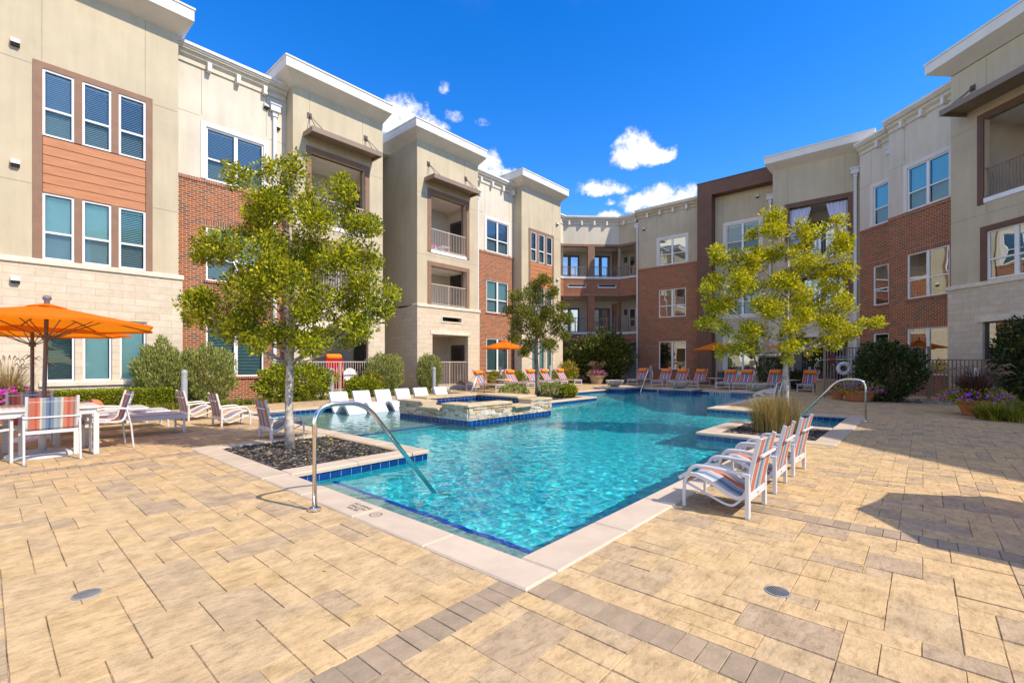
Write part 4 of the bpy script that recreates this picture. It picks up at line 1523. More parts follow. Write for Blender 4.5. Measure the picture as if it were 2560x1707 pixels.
SP = thing('spa', 'raised square spa clad in stacked stone, its two corners spilling into the pool', 'spa', (9.35, 9.6, 0))
def spa():
    c = (9.35, 9.6, 0)
    X0, X1, Y0, Y1 = 7.72, 11.02, 8.22, 11.0
    x0, x1, y0, y1 = X0 - c[0], X1 - c[0], Y0 - c[1], Y1 - c[1]
    ZT = .31
    cx = (x0 + .45, x1 - .85, y0 + .42, y1 - .55)     # basin opening
    nl = (y0 + .95, y0 + 1.75)                       # notch in the left face
    nf = (x0 + 1.55, x0 + 2.35)                      # notch in the front face
    core = MB()
    for a, b, e, d in cells([(cx[0], cx[2], cx[1], cx[3]), (x0, nl[0], cx[0], nl[1]), (nf[0], y0, nf[1], cx[2])], x0 + .02, x1 - .02, y0 + .02, y1 - .02):
        mx, my = (a + e) / 2, (b + d) / 2
        if cx[0] < mx < cx[1] and cx[2] < my < cx[3]:
            continue
        top = ZT
        if mx < cx[0] and nl[0] < my < nl[1] or my < cx[2] and nf[0] < mx < nf[1]:
            top = .19
        core.box(a, b, -1.2, e, d, top)
    core.build('spa_wall', M['concrete'], SP)
    st = MB()
    ledger_face(st, x0, y1, x0, nl[1], -.02, ZT)
    ledger_face(st, x0, nl[1], x0, nl[0], -.02, .17)
    ledger_face(st, x0, nl[0], x0, y0, -.02, ZT)
    ledger_face(st, x0, y0, nf[0], y0, -.02, ZT)
    ledger_face(st, nf[0], y0, nf[1], y0, -.02, .17)
    ledger_face(st, nf[1], y0, x1, y0, -.02, ZT)
    st.build('stone_facing', M['ledger'], SP, uv=False)
    tl = MB()
    for a, b in (((x0 - .012, y1), (x0 - .012, y0 - .012)), ((x0 - .012, y0 - .012), (x1, y0 - .012))):
        tl.poly((*a, -.3), (*b, -.3), (*b, -.02), (*a, -.02))
    e = .006
    tl.poly((cx[0] + e, cx[3] - e, .0), (cx[1] - e, cx[3] - e, .0), (cx[1] - e, cx[3] - e, .36), (cx[0] + e, cx[3] - e, .36))
    tl.poly((cx[1] - e, cx[3], .0), (cx[1] - e, cx[2], .0), (cx[1] - e, cx[2], .36), (cx[1] - e, cx[3], .36))
    tl.poly((cx[0] + e, cx[2], .0), (cx[0] + e, cx[3], .0), (cx[0] + e, cx[3], ZT), (cx[0] + e, cx[2], ZT))
    tl.build('blue_tile', M['tile'], SP)
    cp = MB()
    def cap(a, b, e_, d, z=ZT, h=.055):
        n = max(1, round(max(e_ - a, d - b) / .62))
        for k in range(n):
            if e_ - a > d - b:
                cp.cbox(a + (e_ - a) * k / n + .002, b, z, a + (e_ - a) * (k + 1) / n - .002, d, z + h, .014)
            else:
                cp.cbox(a, b + (d - b) * k / n + .002, z, e_, b + (d - b) * (k + 1) / n - .002, z + h, .014)
    o = .055
    cap(x0 - o, nl[1], cx[0] + .03, y1 + o)
    cap(x0 - o, y0 - o, cx[0] + .03, nl[0])
    cap(cx[0] + .03, y0 - o, nf[0], cx[2] + .03)
    cap(nf[1], y0 - o, x1 + .02, cx[2] + .03)
    cap(x0 - o - .1, nl[0] + .01, cx[0], nl[1] - .01, .19, .05)
    cap(nf[0] + .01, y0 - o - .1, nf[1] - .01, cx[2], .19, .05)
    cap(cx[0] + .03, cx[3] - .03, cx[1] + .2, y1 + o, ZT + .05)
    cap(cx[1] - .03, cx[2] + .1, x1, cx[3] - .03, ZT + .05)
    cp.build('flagstone_cap', M['flag'], SP, uv=False)
    bk = MB()
    bk.box(cx[0] + .05, cx[3], ZT, cx[1] + .2, y1, ZT + .05)
    bk.box(cx[1], cx[2] + .12, ZT, x1 - .02, cx[3], ZT + .05)
    bk.build('back_wall', M['concrete'], SP)
    wt = MB()
    n = 40
    V = []
    for j in range(n + 1):
        for i in range(n + 1):
            x, y = cx[0] + (cx[1] - cx[0]) * i / n, cx[2] + (cx[3] - cx[2]) * j / n
            V.append((x, y, .255 + .006 * math.sin(x * 11 + y * 5) * math.sin(y * 13 - x * 4)))
    wt.add(V, [(j * (n + 1) + i, j * (n + 1) + i + 1, (j + 1) * (n + 1) + i + 1, (j + 1) * (n + 1) + i) for j in range(n) for i in range(n)])
    wo = wt.build('spa_water', M['water'], SP, smooth=True, uv=False)
    wo.cycles.is_caustics_caster = True
    fl = MB()
    fl.poly((cx[0], cx[2], -.3), (cx[1], cx[2], -.3), (cx[1], cx[3], -.3), (cx[0], cx[3], -.3))
    fo = fl.build('spa_floor', M['ledge'], SP)
    fo.cycles.is_caustics_receiver = True
spa()

PLAT = [(21.15, 11.2, 23.3, 12.95), (21.9, 8.15, 23.3, 9.75), (21.9, 4.6, 23.3, 6.4)]
PLL = ['blue tiled bowl plinth at the sunny end of the pool', 'blue tiled bowl plinth in the middle of the far pool edge', 'blue tiled bowl plinth nearest the two chairs on the right deck']
BWL = ['wide stone water bowl catching sun, pouring a thin stream, on the leftmost blue plinth', 'wide stone water bowl on the middle blue plinth in front of the handrail chairs', 'wide stone water bowl on the right blue plinth, partly lit along one side']
for k, (a, b, c, d) in enumerate(PLAT):
    cx, cy = (a + c) / 2, (b + d) / 2
    pr = thing('bowl_plinth', PLL[k], 'plinth', (cx, cy, 0), 0, 'bowl plinths along the far pool edge')
    mb = MB()
    mb.box(a - cx, b - cy, -.4, c - cx, d - cy, .05)
    mb.build('tiled_side', M['tile'], pr)
    mb = MB()
    mb.cbox(a - cx - .05, b - cy - .05, .05, c - cx + .05, d - cy + .05, .12, .015)
    mb.build('top_slab', M['coping'], pr, uv=False)
    bo = thing('water_bowl', BWL[k], 'fountain bowl', (a + .62, cy, .12), 0, 'water bowls on blue plinths')
    mb = MB()
    mb.lathe([(.15, 0), (.19, .02), (.34, .10), (.43, .22), (.475, .31), (.485, .335), (.455, .34), (.43, .30), (.34, .18), (.13, .12)], n=32)
    mb.build('bowl', M['concrete'], bo, smooth=True)
    mb = MB()
    mb.tube([(-.46, 0, .33), (-.56, 0, .30), (-.66, 0, .18), (-.72, 0, .0), (-.75, 0, -.23)], .028, 6)
    mb.build('water_stream', M['water'], bo, smooth=True)
    mb = MB()
    mb.box(-.56, -.08, .318, -.40, .08, .334)
    mb.build('spout_lip', M['concrete'], bo)

# ------------------------------------------------------------------ furniture
def tubearc(*pts):
    return [Vector(p) for p in pts]
def smooth_path(pts, r=.06, n=4):
    """round the corners of a poly-line"""
    P = [Vector(p) for p in pts]
    out = [P[0]]
    for i in range(1, len(P) - 1):
        a, b, c = P[i - 1], P[i], P[i + 1]
        d1, d2 = (a - b), (c - b)
        rr = min(r, d1.length * .48, d2.length * .48)
        p0, p1 = b + d1.normalized() * rr, b + d2.normalized() * rr
        for k in range(n + 1):
            t = k / n
            out.append(p0 * (1 - t) ** 2 + b * 2 * t * (1 - t) + p1 * t * t)
    out.append(P[-1])
    return out

def make_sand_chair(label, loc, rz, group):
    """low sling chair facing +y, back legs on y=0"""
    t = thing('sand_chair', label, 'chair', loc, rz, group)
    prof = [(.62, .235), (.55, .285), (.46, .285), (.34, .245), (.2, .165), (.1, .13), (.035, .145), (-.005, .22), (-.035, .38), (-.068, .54), (-.103, .685), (-.11, .705)]
    s = MB()
    s.ribbon(prof, -.25, .25, .006)
    s.build('sling', M['sling_chair'], t)
    for x in (-.265, .265):
        f = MB()
        f.ribbon([(a, b + .012) for a, b in prof], x - .018, x + .018, .035)
        f.build('side_rail', M['white'], t)
        l = MB()
        l.box(x * 1.09 - .032, -.015, 0, x * 1.09 + .032, .017, .37)
        l.build('leg', M['white'], t)
        a = MB()
        a.tube(smooth_path([(x * 1.09, .575, 0), (x * 1.09, .575, .24), (x * 1.09, .50, .405), (x * 1.09, .36, .41), (x * 1.09, .0, .385)], .13, 6), .017, 8)
        a.build('arm', M['white'], t)
        b = MB()
        b.tube(smooth_path([(x * 1.02, .57, .23), (x * 1.02, .20, .085), (x * 1.02, .13, .08), (x * 1.02, .02, .19)], .06), .012, 6)
        b.build('brace', M['white'], t)
    for q in ((-.32, -.02, .368, .32, .045, .398), (-.257, -.012, .15, .257, .012, .215), (-.25, -.110, .55, .25, -.088, .572), (-.25, .585, .205, .25, .605, .235)):
        c = MB()
        c.cbox(*q, .003)
        c.build('cross_bar', M['white'], t)
    bdg = MB()
    bdg.lathe([(.0, -.002), (.022, -.002), (.022, .002), (0, .002)], n=12)
    o = bdg.build('badge', M['grey_metal'], t)
    o.location = (0, -.014, .183)
    o.rotation_euler = (R(90), 0, 0)
    o.scale = (1, .6, 1)
    return t

GR = 'low sling chairs along the right pool edge'
sc = make_sand_chair('low white striped sling chair nearest the camera, right of the pool', (4.82, 1.18, .0), 0, GR)
dup(sc, (5.89, 1.2, 0), R(1.5), 'middle one of three low white sling chairs between the pool corner and the straw grass', group=GR)
dup(sc, (6.86, 1.19, 0), R(-2), 'low white sling chair right beside the planter with straw grass', group=GR)
GLc = 'low sling chairs by the shallow ledge'
dup(sc, (3.2, 13.38, 0), R(-88), 'low white sling chair before the grey bollard and round junipers, farthest from the trunk', group=GLc)
dup(sc, (3.38, 11.62, 0), R(-90), 'low white sling chair between the other two facing the shallow ledge, in sun', group=GLc)
dup(sc, (3.42, 9.06, 0), R(-92), 'shaded low sling chair half hidden by the pale tree trunk', group=GLc)
GFc = 'low sling chairs on the far right deck'
dup(sc, (17.7, 3.75, 0), R(4), 'low sling chair behind the straw grass, left of its twin on the far deck', group=GFc)
dup(sc, (18.9, 3.8, 0), R(-3), 'low sling chair mostly hidden by the right tree trunk on the far deck', group=GFc)

def make_dining_chair(label, loc, rz, group):
    t = thing('dining_chair', label, 'chair', loc, rz, group)
    prof = [(.54, .425), (.44, .435), (.3, .42), (.15, .405), (.08, .42), (.04, .47), (.0, .62), (-.05, .80), (-.075, .905)]
    s = MB()
    s.ribbon(prof, -.245, .245, .006)
    s.build('sling', M['sling_chair'], t)
    for x in (-.258, .258):
        f = MB()
        f.ribbon([(a, b + .012) for a, b in prof], x - .016, x + .016, .03)
        f.build('side_rail', M['white'], t)
        l = MB()
        l.tube([(x * 1.1, -.06, 0), (x * 1.1, -.03, .35), (x * 1.1, .03, .64)], .014, 8)
        l.build('leg', M['white'], t)
        l = MB()
        l.box(x * 1.12 - .03, .46, 0, x * 1.12 + .03, .49, .60)
        l.build('leg', M['white'], t)
        a = MB()
        a.tube(smooth_path([(x * 1.12, .475, .59), (x * 1.12, .46, .645), (x * 1.1, .25, .66), (x * 1.1, .0, .64)], .05), .016, 8)
        a.build('arm', M['white'], t)
    for q in ((-.28, -.0, .40, .28, .03, .445), (-.25, -.062, .845, .25, -.045, .862), (-.29, -.01, .62, .29, .01, .64)):
        c = MB()
        c.cbox(*q, .003)
        c.build('cross_bar', M['white'], t)
    return t
GD = 'dining chairs around the parasol table'
dc = make_dining_chair('striped dining chair with its back to the camera at the white table', (.64, 9.22, 0), 0, GD)
dup(dc, (.5, 11.05, 0), R(180), 'shaded striped dining chair on the far side of the white table', group=GD)
dup(dc, (1.56, 10.05, 0), R(92), 'white framed dining chair at the end of the table beside the flat loungers', group=GD)
dup(dc, (-.28, 9.7, 0), R(-78), 'white dining chair cut by the photo edge, left end of the table', group=GD)

tb = thing('dining_table', 'white metal patio table with perforated top under the near orange parasol', 'table', (.55, 9.98, 0))
def table(t):
    mb = MB()
    w, d = .62, .56
    mb.cbox(-w, -d, .705, w, d, .74, .006)
    mb.build('tabletop', M['white'], t)
    ap = MB()
    ap.box(-w + .04, -d + .03, .62, w - .04, -d + .055, .704)
    ap.box(-w + .04, d - .055, .62, w - .04, d - .03, .704)
    ap.box(-w + .03, -d + .055, .62, -w + .055, d - .055, .704)
    ap.box(w - .055, -d + .055, .62, w - .03, d - .055, .704)
    ap.build('apron', M['white'], t)
    for x in (-1, 1):
        for y in (-1, 1):
            l = MB()
            l.box(x * (w - .04) - .032, y * (d - .05) - .022, 0, x * (w - .04) + .032, y * (d - .05) + .022, .62)
            l.build('leg', M['white'], t)
    h = MB()
    for i in range(-9, 10):
        for j in range(-8, 9):
            if (i + j) % 2 == 0 and abs(i) + abs(j) > 2:
                x, y = i * .062, j * .062
                h.poly((x - .011, y - .011, .7405), (x + .011, y - .011, .7405), (x + .011, y + .011, .7405), (x - .011, y + .011, .7405))
    h.build('perforation', M['grey_dark'], t)
table(tb)
# the base that holds a parasol
def make_stand(label, loc, group):
    t = thing('parasol_stand', label, 'parasol base', loc, 0, group)
    mb = MB()
    mb.lathe([(.40, 0), (.40, .03), (.36, .055), (.08, .07), (.05, .08)], n=28)
    mb.build('base_plate', M['white'], t, smooth=False)
    mb = MB()
    mb.tube([(0, 0, .07), (0, 0, .42)], .045, 12)
    mb.build('sleeve', M['white'], t, smooth=True)
    return t
GSt = 'parasol stands under the left tables'
st1 = make_stand('round white parasol base plate under the near white table', (.58, 9.95, 0), GSt)
dup(st1, (.57, 12.0, 0), 0, 'round white parasol base plate between the flat loungers', scale=(.72, .72, 1), group=GSt)

def make_parasol(label, loc, rz, group, rad=1.42, zt=2.3, zr=1.93, tilt=(0, 0), thick=.027, polemat='pole', strap=True):
    t = thing('parasol', label, 'parasol', loc, rz, group)
    t.rotation_euler = (tilt[0], tilt[1], rz)
    n = 8
    cn = MB()
    rings = []
    K = 6
    for k in range(K + 1):
        f = k / K
        ring = []
        for i in range(n * 4):
            a = 2 * math.pi * i / (n * 4)
            ph = (i % 4) / 4
            rr = rad * (.05 + .95 * f)
            # straight edge between ribs, slightly hollow
            ch = math.cos(math.pi / n) / math.cos((ph - .5) * 2 * math.pi / n)
            e = rr * ch * (1 - .03 * math.sin(math.pi * ph) * f)
            z = zt - (zt - zr) * (f ** 1.04) - .035 * math.sin(math.pi * ph) * math.sin(math.pi * min(f, .95)) * .6
            ring.append((e * math.cos(a), e * math.sin(a), z))
        rings.append(ring)
    m_ = n * 4
    pts = [p for r_ in rings for p in r_]
    F = []
    for k in range(K):
        for i in range(m_):
            j = (i + 1) % m_
            F.append((k * m_ + i, (k + 1) * m_ + i, (k + 1) * m_ + j, k * m_ + j))
    # short hem turned down along the edge
    off = len(pts)
    pts += [(p[0] * .998, p[1] * .998, p[2] - .035) for p in rings[K]]
    for i in range(m_):
        j = (i + 1) % m_
        F.append((K * m_ + i, off + i, off + j, K * m_ + j))
    cn.add(pts, F)
    cn.build('canopy', M['orange'], t)
    v = MB()
    v.add([(.24 * math.cos(2 * math.pi * i / 8 + .39), .24 * math.sin(2 * math.pi * i / 8 + .39), zt - .015) for i in range(8)] + [(0, 0, zt + .05)], [(i, (i + 1) % 8, 8) for i in range(8)])
    v.build('vent_cap', M['orange'], t)
    fi = MB()
    fi.lathe([(.02, .0), (.035, .02), (.03, .05), (.05, .075), (.055, .10), (.035, .13), (.008, .14)], (0, 0, zt + .03), 14)
    fi.build('finial', M['finial'], t, smooth=True)
    p = MB()
    p.tube([(0, 0, .42), (0, 0, zt + .03)], thick, 12)
    p.tube([(0, 0, .68), (0, 0, .80)], thick * 2.1, 12, thick * 1.7)
    p.tube([(0, 0, zt - .52), (0, 0, zt - .44)], thick * 1.8, 10)
    p.build('pole', M[polemat], t, smooth=False)
    for i in range(n):
        a = 2 * math.pi * i / n
        c, s_ = math.cos(a), math.sin(a)
        r_ = MB()
        r_.tube([(.06 * c, .06 * s_, zt - .06), (rad * .55 * c, rad * .55 * s_, zt - (zt - zr) * .52 - .03), (rad * .985 * c, rad * .985 * s_, zr - .018)], .009, 5)
        ro = r_.build('rib', M['pole'], t)
        u = MB()
        u.tube([(.05 * c, .05 * s_, zt - .48), (rad * .5 * c, rad * .5 * s_, zt - (zt - zr) * .47 - .04)], .008, 5)
        u.build('strut', M['pole'], ro)
    if strap:
        s_ = MB()
        q = rad * .86
        a = R(200)
        for da in (-.05, .05):
            s_.tube([(q * .8 * math.cos(a), q * .8 * math.sin(a), zr + .11), (q * .82 * math.cos(a + da), q * .82 * math.sin(a + da), zr - .06), (q * .8 * math.cos(a + da * .3), q * .8 * math.sin(a + da * .3), zr - .22)], .017, 4)
        s_.build('tie_strap', M['orange'], t)
    return t
GP = 'orange parasols around the pool'
pa = make_parasol('large orange parasol over the near left table, slightly tilted, grey ball on top', (.58, 9.95, 0), R(12), GP, 1.39, 2.25, 1.98, (R(-1.0), R(1.5)))
dup(pa, (.57, 12.0, 0), R(30), 'orange parasol farther back at the left edge, behind the near table', scale=(1, 1, .97), group=GP)
pb = make_parasol('orange parasol between two loungers before the brick wall on the sunny side', (17.25, 15.75, 0), R(6), GP, 1.12, 2.46, 2.1, thick=.02, polemat='pole', strap=False)
dup(pb, (26.7, 8.6, 0), R(20), 'orange parasol in front of the brown portal at the far side', group=GP)
dup(pb, (26.3, 4.95, 0), R(5), 'orange parasol partly hidden behind the right tree crown', group=GP)
o = dup(pa, (6.2, -2.6, 0), R(10), 'orange parasol standing right of the camera, outside the picture', scale=(.88, .88, 1), group=GP)
o.rotation_euler = (0, 0, R(10))
dup(st1, (6.2, -2.6, 0), 0, 'round white parasol base plate right of the camera, outside the picture', group=GSt)

def make_side_table(label, loc, group):
    t = thing('side_table', label, 'table', loc, 0, group)
    mb = MB()
    mb.lathe([(.42, .50), (.43, .505), (.43, .525), (.42, .53)], n=28)
    mb.build('tabletop', M['white'], t)
    mb = MB()
    mb.tube([(0, 0, .03), (0, 0, .5)], .035, 10)
    mb.lathe([(.25, 0), (.25, .015), (.05, .035)], n=20)
    mb.build('pedestal', M['white'], t)
    return t
GT = 'small round white tables by the loungers'
s1 = make_side_table('small round white table at the foot of the sunny side parasol', (17.25, 15.75, 0), GT)
dup(s1, (26.7, 8.6, 0), 0, 'small round white table with a parasol between the far loungers', group=GT)
dup(s1, (26.3, 4.95, 0), 0, 'small round white table beside the lounger nearest the right trunk', group=GT)

def make_chaise(label, loc, rz, group, flat=False):
    """sun lounger: foot end on y=0, head towards +y"""
    t = thing('sun_lounger', label, 'sun lounger', loc, rz, group)
    L = 1.92
    fr = MB()
    z = .34
    for x in (-.32, .32):
        fr.tube([(x, 0, z), (x, L, z)], .02, 6)
    for y in (0, L):
        fr.tube([(-.32, y, z), (.32, y, z)], .02, 6)
    for y in (.02, L * .72):
        fr.tube([(-.32, y, .12), (.32, y, .12)], .014, 6)
        fr.tube([(-.32, y, .26), (.32, y, .26)], .014, 6)
    fr.build('frame', M['white'], t)
    for x in (-.32, .32):
        for y in (.02, L - .05):
            l = MB()
            l.tube([(x, y, 0), (x, y, z)], .02, 6)
            l.build('leg', M['white'], t)
    if flat:
        s = MB()
        s.ribbon([(L - .02, z + .03), (.02, z + .03)], -.3, .3, .012)
        s.build('sling', M['sling_pale'], t)
        a = MB()
        a.box(-.335, -.02, z - .055, -.305, L + .02, z + .025)
        a.box(.305, -.02, z - .055, .335, L + .02, z + .025)
        a.build('side_rail', M['white'], t)
    else:
        h = 1.12
        s = MB()
        s.ribbon([(h, z + .028), (.02, z + .028)], -.3, .3, .012)
        s.build('seat_sling', M['sling_chaise'], t)
        ang = R(54)
        bl = .80
        b = MB()
        b.ribbon([(h + bl * math.cos(ang), z + .03 + bl * math.sin(ang)), (h + .01, z + .03)], -.285, .285, .014)
        b.build('backrest', M['sling_chaise'], t)
        for x in (-.3, .3):
            e = MB()
            e.tube([(x, h, z + .02), (x, h + bl * math.cos(ang), z + .02 + bl * math.sin(ang))], .015, 6)
            x *= .97
            e.tube([(x, h + bl * .6 * math.cos(ang), z + .01 + bl * .6 * math.sin(ang)), (x, h + .72, z - .02)], .01, 6)
            e.build('back_frame', M['white'], t)
        p = MB()
        r = .095
        c0, cz = h + bl * .74 * math.cos(ang) - r * math.sin(ang) * .95, z + .03 + bl * .74 * math.sin(ang) + r * math.cos(ang) * .95
        xs = [-.26, -.25, -.22, -.1, .1, .22, .25, .26]
        rs = [r * .55, r * .85, r, r * 1.02, r * 1.02, r, r * .85, r * .55]
        p.tube([(x, c0, cz) for x in xs], rs, 14)
        p.build('pillow', M['pillow'], t, smooth=True)
    return t
GLo = 'striped loungers in the sunny row'
ch = make_chaise('striped lounger with orange pillow beside the ground floor patio rail, nearest the spa', (15.9, 14.75, 0), R(3), GLo)
for x, y, a, lb in ((18.2, 14.8, 0, 'striped lounger with orange pillow just right of the sunny parasol pole'), (19.9, 14.9, -4, 'striped lounger with orange pillow left of the small tree trunk'),
                    (21.3, 14.9, 2, 'striped lounger with orange pillow seen just right of the small tree trunk'), (23.1, 15.2, -6, 'striped lounger with orange pillow next to the coral rose bush')):
    dup(ch, (x, y, 0), R(a), lb, group=GLo)
GFo = 'striped loungers in the shaded far row'
for x, y, a, lb in ((25.9, 13.2, -90, 'shaded striped lounger with orange pillow left of the far steel handrail'), (25.5, 11.45, -88, 'shaded striped lounger with orange pillow just right of the far steel handrail'),
                    (25.4, 10.5, -91, 'shaded striped lounger with orange pillow behind the middle stone bowl'), (25.5, 9.45, -90, 'shaded striped lounger with orange pillow left of the far parasol pole'),
                    (25.15, 7.75, -90, 'shaded striped lounger with orange pillow right of the far parasol table'), (25.2, 6.95, -89, 'shaded striped lounger with orange pillow second right of the far parasol table'),
                    (25.5, 5.75, -92, 'shaded striped lounger with orange pillow partly hidden by the right bowl and trunk'), (25.4, 4.15, -90, 'shaded striped lounger with orange pillow right of the pale trunk, facing us')):
    dup(ch, (x, y, 0), R(a), lb, group=GFo)
GFl = 'flat loungers beside the left table'
cf = make_chaise('flat white lounger nearest the camera, in the tree shade beside the table', (2.66, 11.38, 0), R(90), GFl, flat=True)
dup(cf, (2.66, 12.62, 0), R(90), 'flat white lounger lying between two other flat ones', group=GFl)
dup(cf, (2.5, 13.75, 0), R(90), 'flat white lounger nearest the clipped hedge', group=GFl)

def make_ledge_lounger(label, loc, rz, group):
    """moulded lounger standing in the shallow water: head at y=0, feet towards -y"""
    t = thing('pool_lounger', label, 'pool lounger', loc, rz, group)
    pr = [(.02, .86), (-.02, .82), (-.10, .62), (-.19, .40), (-.30, .20), (-.42, .08), (-.56, .04), (-.70, .08), (-.86, .19), (-1.0, .27), (-1.12, .285), (-1.25, .24), (-1.40, .12), (-1.55, .0), (-1.66, -.06)]
    pr = [(y * .8, z * (.76 if y > -.6 else 1.1) - .24) for y, z in pr]
    b = MB()
    W2 = .29
    b.ribbon(pr, -W2, W2, .085)
    bo = b.build('shell', M['white'], t)
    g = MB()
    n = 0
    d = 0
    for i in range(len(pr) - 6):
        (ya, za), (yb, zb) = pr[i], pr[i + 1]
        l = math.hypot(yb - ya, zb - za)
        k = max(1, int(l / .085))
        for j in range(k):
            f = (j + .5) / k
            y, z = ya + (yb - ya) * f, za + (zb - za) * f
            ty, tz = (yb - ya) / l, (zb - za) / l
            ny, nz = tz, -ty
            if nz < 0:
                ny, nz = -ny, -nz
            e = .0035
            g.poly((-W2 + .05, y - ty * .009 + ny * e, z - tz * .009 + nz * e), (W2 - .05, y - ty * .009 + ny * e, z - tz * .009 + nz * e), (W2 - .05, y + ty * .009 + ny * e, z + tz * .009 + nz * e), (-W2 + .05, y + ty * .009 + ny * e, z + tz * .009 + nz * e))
    g.build('groove', M['groove_shade'], bo)
    m_ = MB()
    m_.box(-.03, -.05, .345, .03, -.03, .36)
    m_.build('hand_slot', M['grey_dark'], bo)
    return t
GW = 'white moulded loungers standing on the shallow ledge'
lg = make_ledge_lounger('white moulded lounger in the shallow water nearest the trunk, its knees above water', (7.32, 13.78, 0), 0, GW)
LW = ['white moulded lounger in shallow water, the next one right of the handrail top', 'white moulded lounger whose seat meets the left end of the spa wall', 'white moulded lounger headrest standing behind the left corner of the spa', 'white moulded lounger headrest in full sun behind the spa spillway', 'white moulded lounger headrest dappled with leaf shade, nearest the spa basin']
for i in range(5):
    dup(lg, (7.32 + .79 * (i + 1) + (.05 if i == 4 else 0), 13.78 - (.1 if i == 4 else 0), 0), R((i * 37 % 5) - 2), LW[i], group=GW)

# ------------------------------------------------------------------ rails, lights, small things
def make_handrail(label, loc, rz, group, w=1.42, h=.99, run=.52, drop=.75):
    t = thing('handrail', label, 'handrail', loc, rz, group)
    mb = MB()
    mb.tube(smooth_path([(0, 0, 0), (0, 0, h), (run, 0, h), (w + .25, 0, -.42)], .2, 8), .024, 14)
    mb.build('tube', M['steel'], t, smooth=True)
    mb = MB()
    mb.lathe([(.06, 0), (.06, .02), (.05, .03), (.026, .034)], (0, 0, .0), 18)
    mb.build('flange', M['steel'], t)
    return t
GH = 'steel grab rails at the pool entries'
hr = make_handrail('bright steel handrail at the near pool corner, dropping into the water', (2.07, 4.32, 0), 0, GH)
dup(hr, (13.7, 1.02, 0), R(90), 'steel handrail at the right entry alcove in front of the life ring', group=GH)
dup(hr, (23.75, 10.9, 0), R(180), 'steel handrail on the far pool edge between two bowl plinths', group=GH)
dup(hr, (11.75, 11.7, 0), R(200), 'steel handrail at the back of the spa, in front of the sunny loungers', group=GH)

def make_bollard(label, loc, group):
    t = thing('bollard_light', label, 'bollard light', loc, 0, group)
    mb = MB()
    mb.lathe([(.085, 0), (.085, .92)], n=20)
    mb.build('post', M['grey_metal'], t, smooth=False)
    mb = MB()
    mb.lathe([(.072, .92), (.072, 1.04)], n=20)
    for k in range(4):
        mb.lathe([(.084, .93 + k * .028), (.084, .938 + k * .028)], n=20)
    mb.build('lens', M['lens'], t)
    mb = MB()
    mb.lathe([(.085, 1.04), (.087, 1.10), (.07, 1.15), (.03, 1.17), (.001, 1.172)], n=20)
    mb.build('cap', M['grey_metal'], t)
    return t
GB = 'grey bollard lights in the planting beds'
bl = make_bollard('grey bollard light between the two round junipers', (4.0, 16.75, 0), GB)
for x, y, lb in ((8.74, 16.9, 'grey bollard light beside the yellow green shrub in front of the patio rail'), (13.7, 16.9, 'grey bollard light in front of the narrow juniper'), (18.05, 16.75, 'grey bollard light in front of the green blinds, left of the small tree'),
                 (22.6, 16.9, 'grey bollard light just right of the small tree trunk'), (28.9, 13.4, 'grey bollard light in the shade behind the far handrail'), (27.6, 4.3, 'slim grey bollard light behind the far right lounger')):
    dup(bl, (x, y, 0), 0, lb, group=GB)

def make_drain(label, loc, group):
    t = thing('floor_drain', label, 'drain cover', loc, .4, group)
    mb = MB()
    mb.lathe([(.072, -.003), (.071, .002), (.063, .003), (.063, .0)], (0, 0, 0), 28, cap=False)
    mb.build('ring', M['iron'], t)
    mb = MB()
    mb.lathe([(.063, -.001), (.001, -.0009)], (0, 0, 0), 24, cap=False)
    mb.build('well', M['dark'], t)
    mb = MB()
    for k in range(-3, 4):
        y = k * .018
        x = math.sqrt(max(.0040 - y * y, 0))
        mb.box(-x, y - .0034, -.0005, x, y + .0034, .002)
    mb.build('grate', M['iron'], t)
    return t
dr = make_drain('round metal drain cover in the pavers, left foreground', (.41, 3.79, 0), 'drain covers in the pavers')
dup(dr, (3.21, .67, 0), 1.0, 'round slotted drain cover in the pavers, right foreground', group='drain covers in the pavers')

def lettering(name, label, txt, loc, rot, size, mat, cat='marking'):
    cu = bpy.data.curves.new(name, 'FONT')
    cu.body = txt
    cu.size = size
    cu.extrude = .001
    cu.align_x = 'CENTER'
    cu.align_y = 'CENTER'
    cu.materials.append(mat)
    o = bpy.data.objects.new(name, cu)
    COL.objects.link(o)
    dg = bpy.context.evaluated_depsgraph_get()
    me = bpy.data.meshes.new_from_object(o.evaluated_get(dg))
    bpy.data.objects.remove(o)
    o = bpy.data.objects.new(name, me)
    COL.objects.link(o)
    o.location = loc
    o.rotation_euler = rot
    return tag(o, label, cat)
dm = lettering('depth_marker', 'black no diving lettering on the coping beside the near handrail', 'NO DIVING\nSHALLOW\nWATER', (2.36, 4.05, .0135), (0, 0, R(-90)), .055, M['ink'])
mb = MB()
for k in range(24):
    a0, a1 = 2 * math.pi * k / 24, 2 * math.pi * (k + 1) / 24
    mb.poly(*[(r * math.cos(a), r * math.sin(a), 0) for r, a in ((.05, a0), (.06, a0), (.06, a1), (.05, a1))])
mb.poly((-.038, .034, 0), (-.034, .038, 0), (.038, -.034, 0), (.034, -.038, 0))
mb.poly((-.02, -.006, 0), (.02, -.006, 0), (.02, .004, 0), (-.02, .004, 0))
ns = mb.build('prohibition_sign', M['ink'], uv=False)
ns.location = (2.36, 3.74, .0135)
tag(ns, 'small black crossed circle painted on the coping by the near handrail', 'marking')
lettering('depth_tile', 'white depth lettering on the far tile band beside the handrail', '4 FT', (23.17, 10.25, -.10), (R(90), 0, R(-90)), .17, M['inkwhite'])
lettering('depth_tile', 'white no diving lettering on the far tile band right of the middle plinth', 'NO DIVING', (23.17, 7.25, -.10), (R(90), 0, R(-90)), .19, M['inkwhite'])

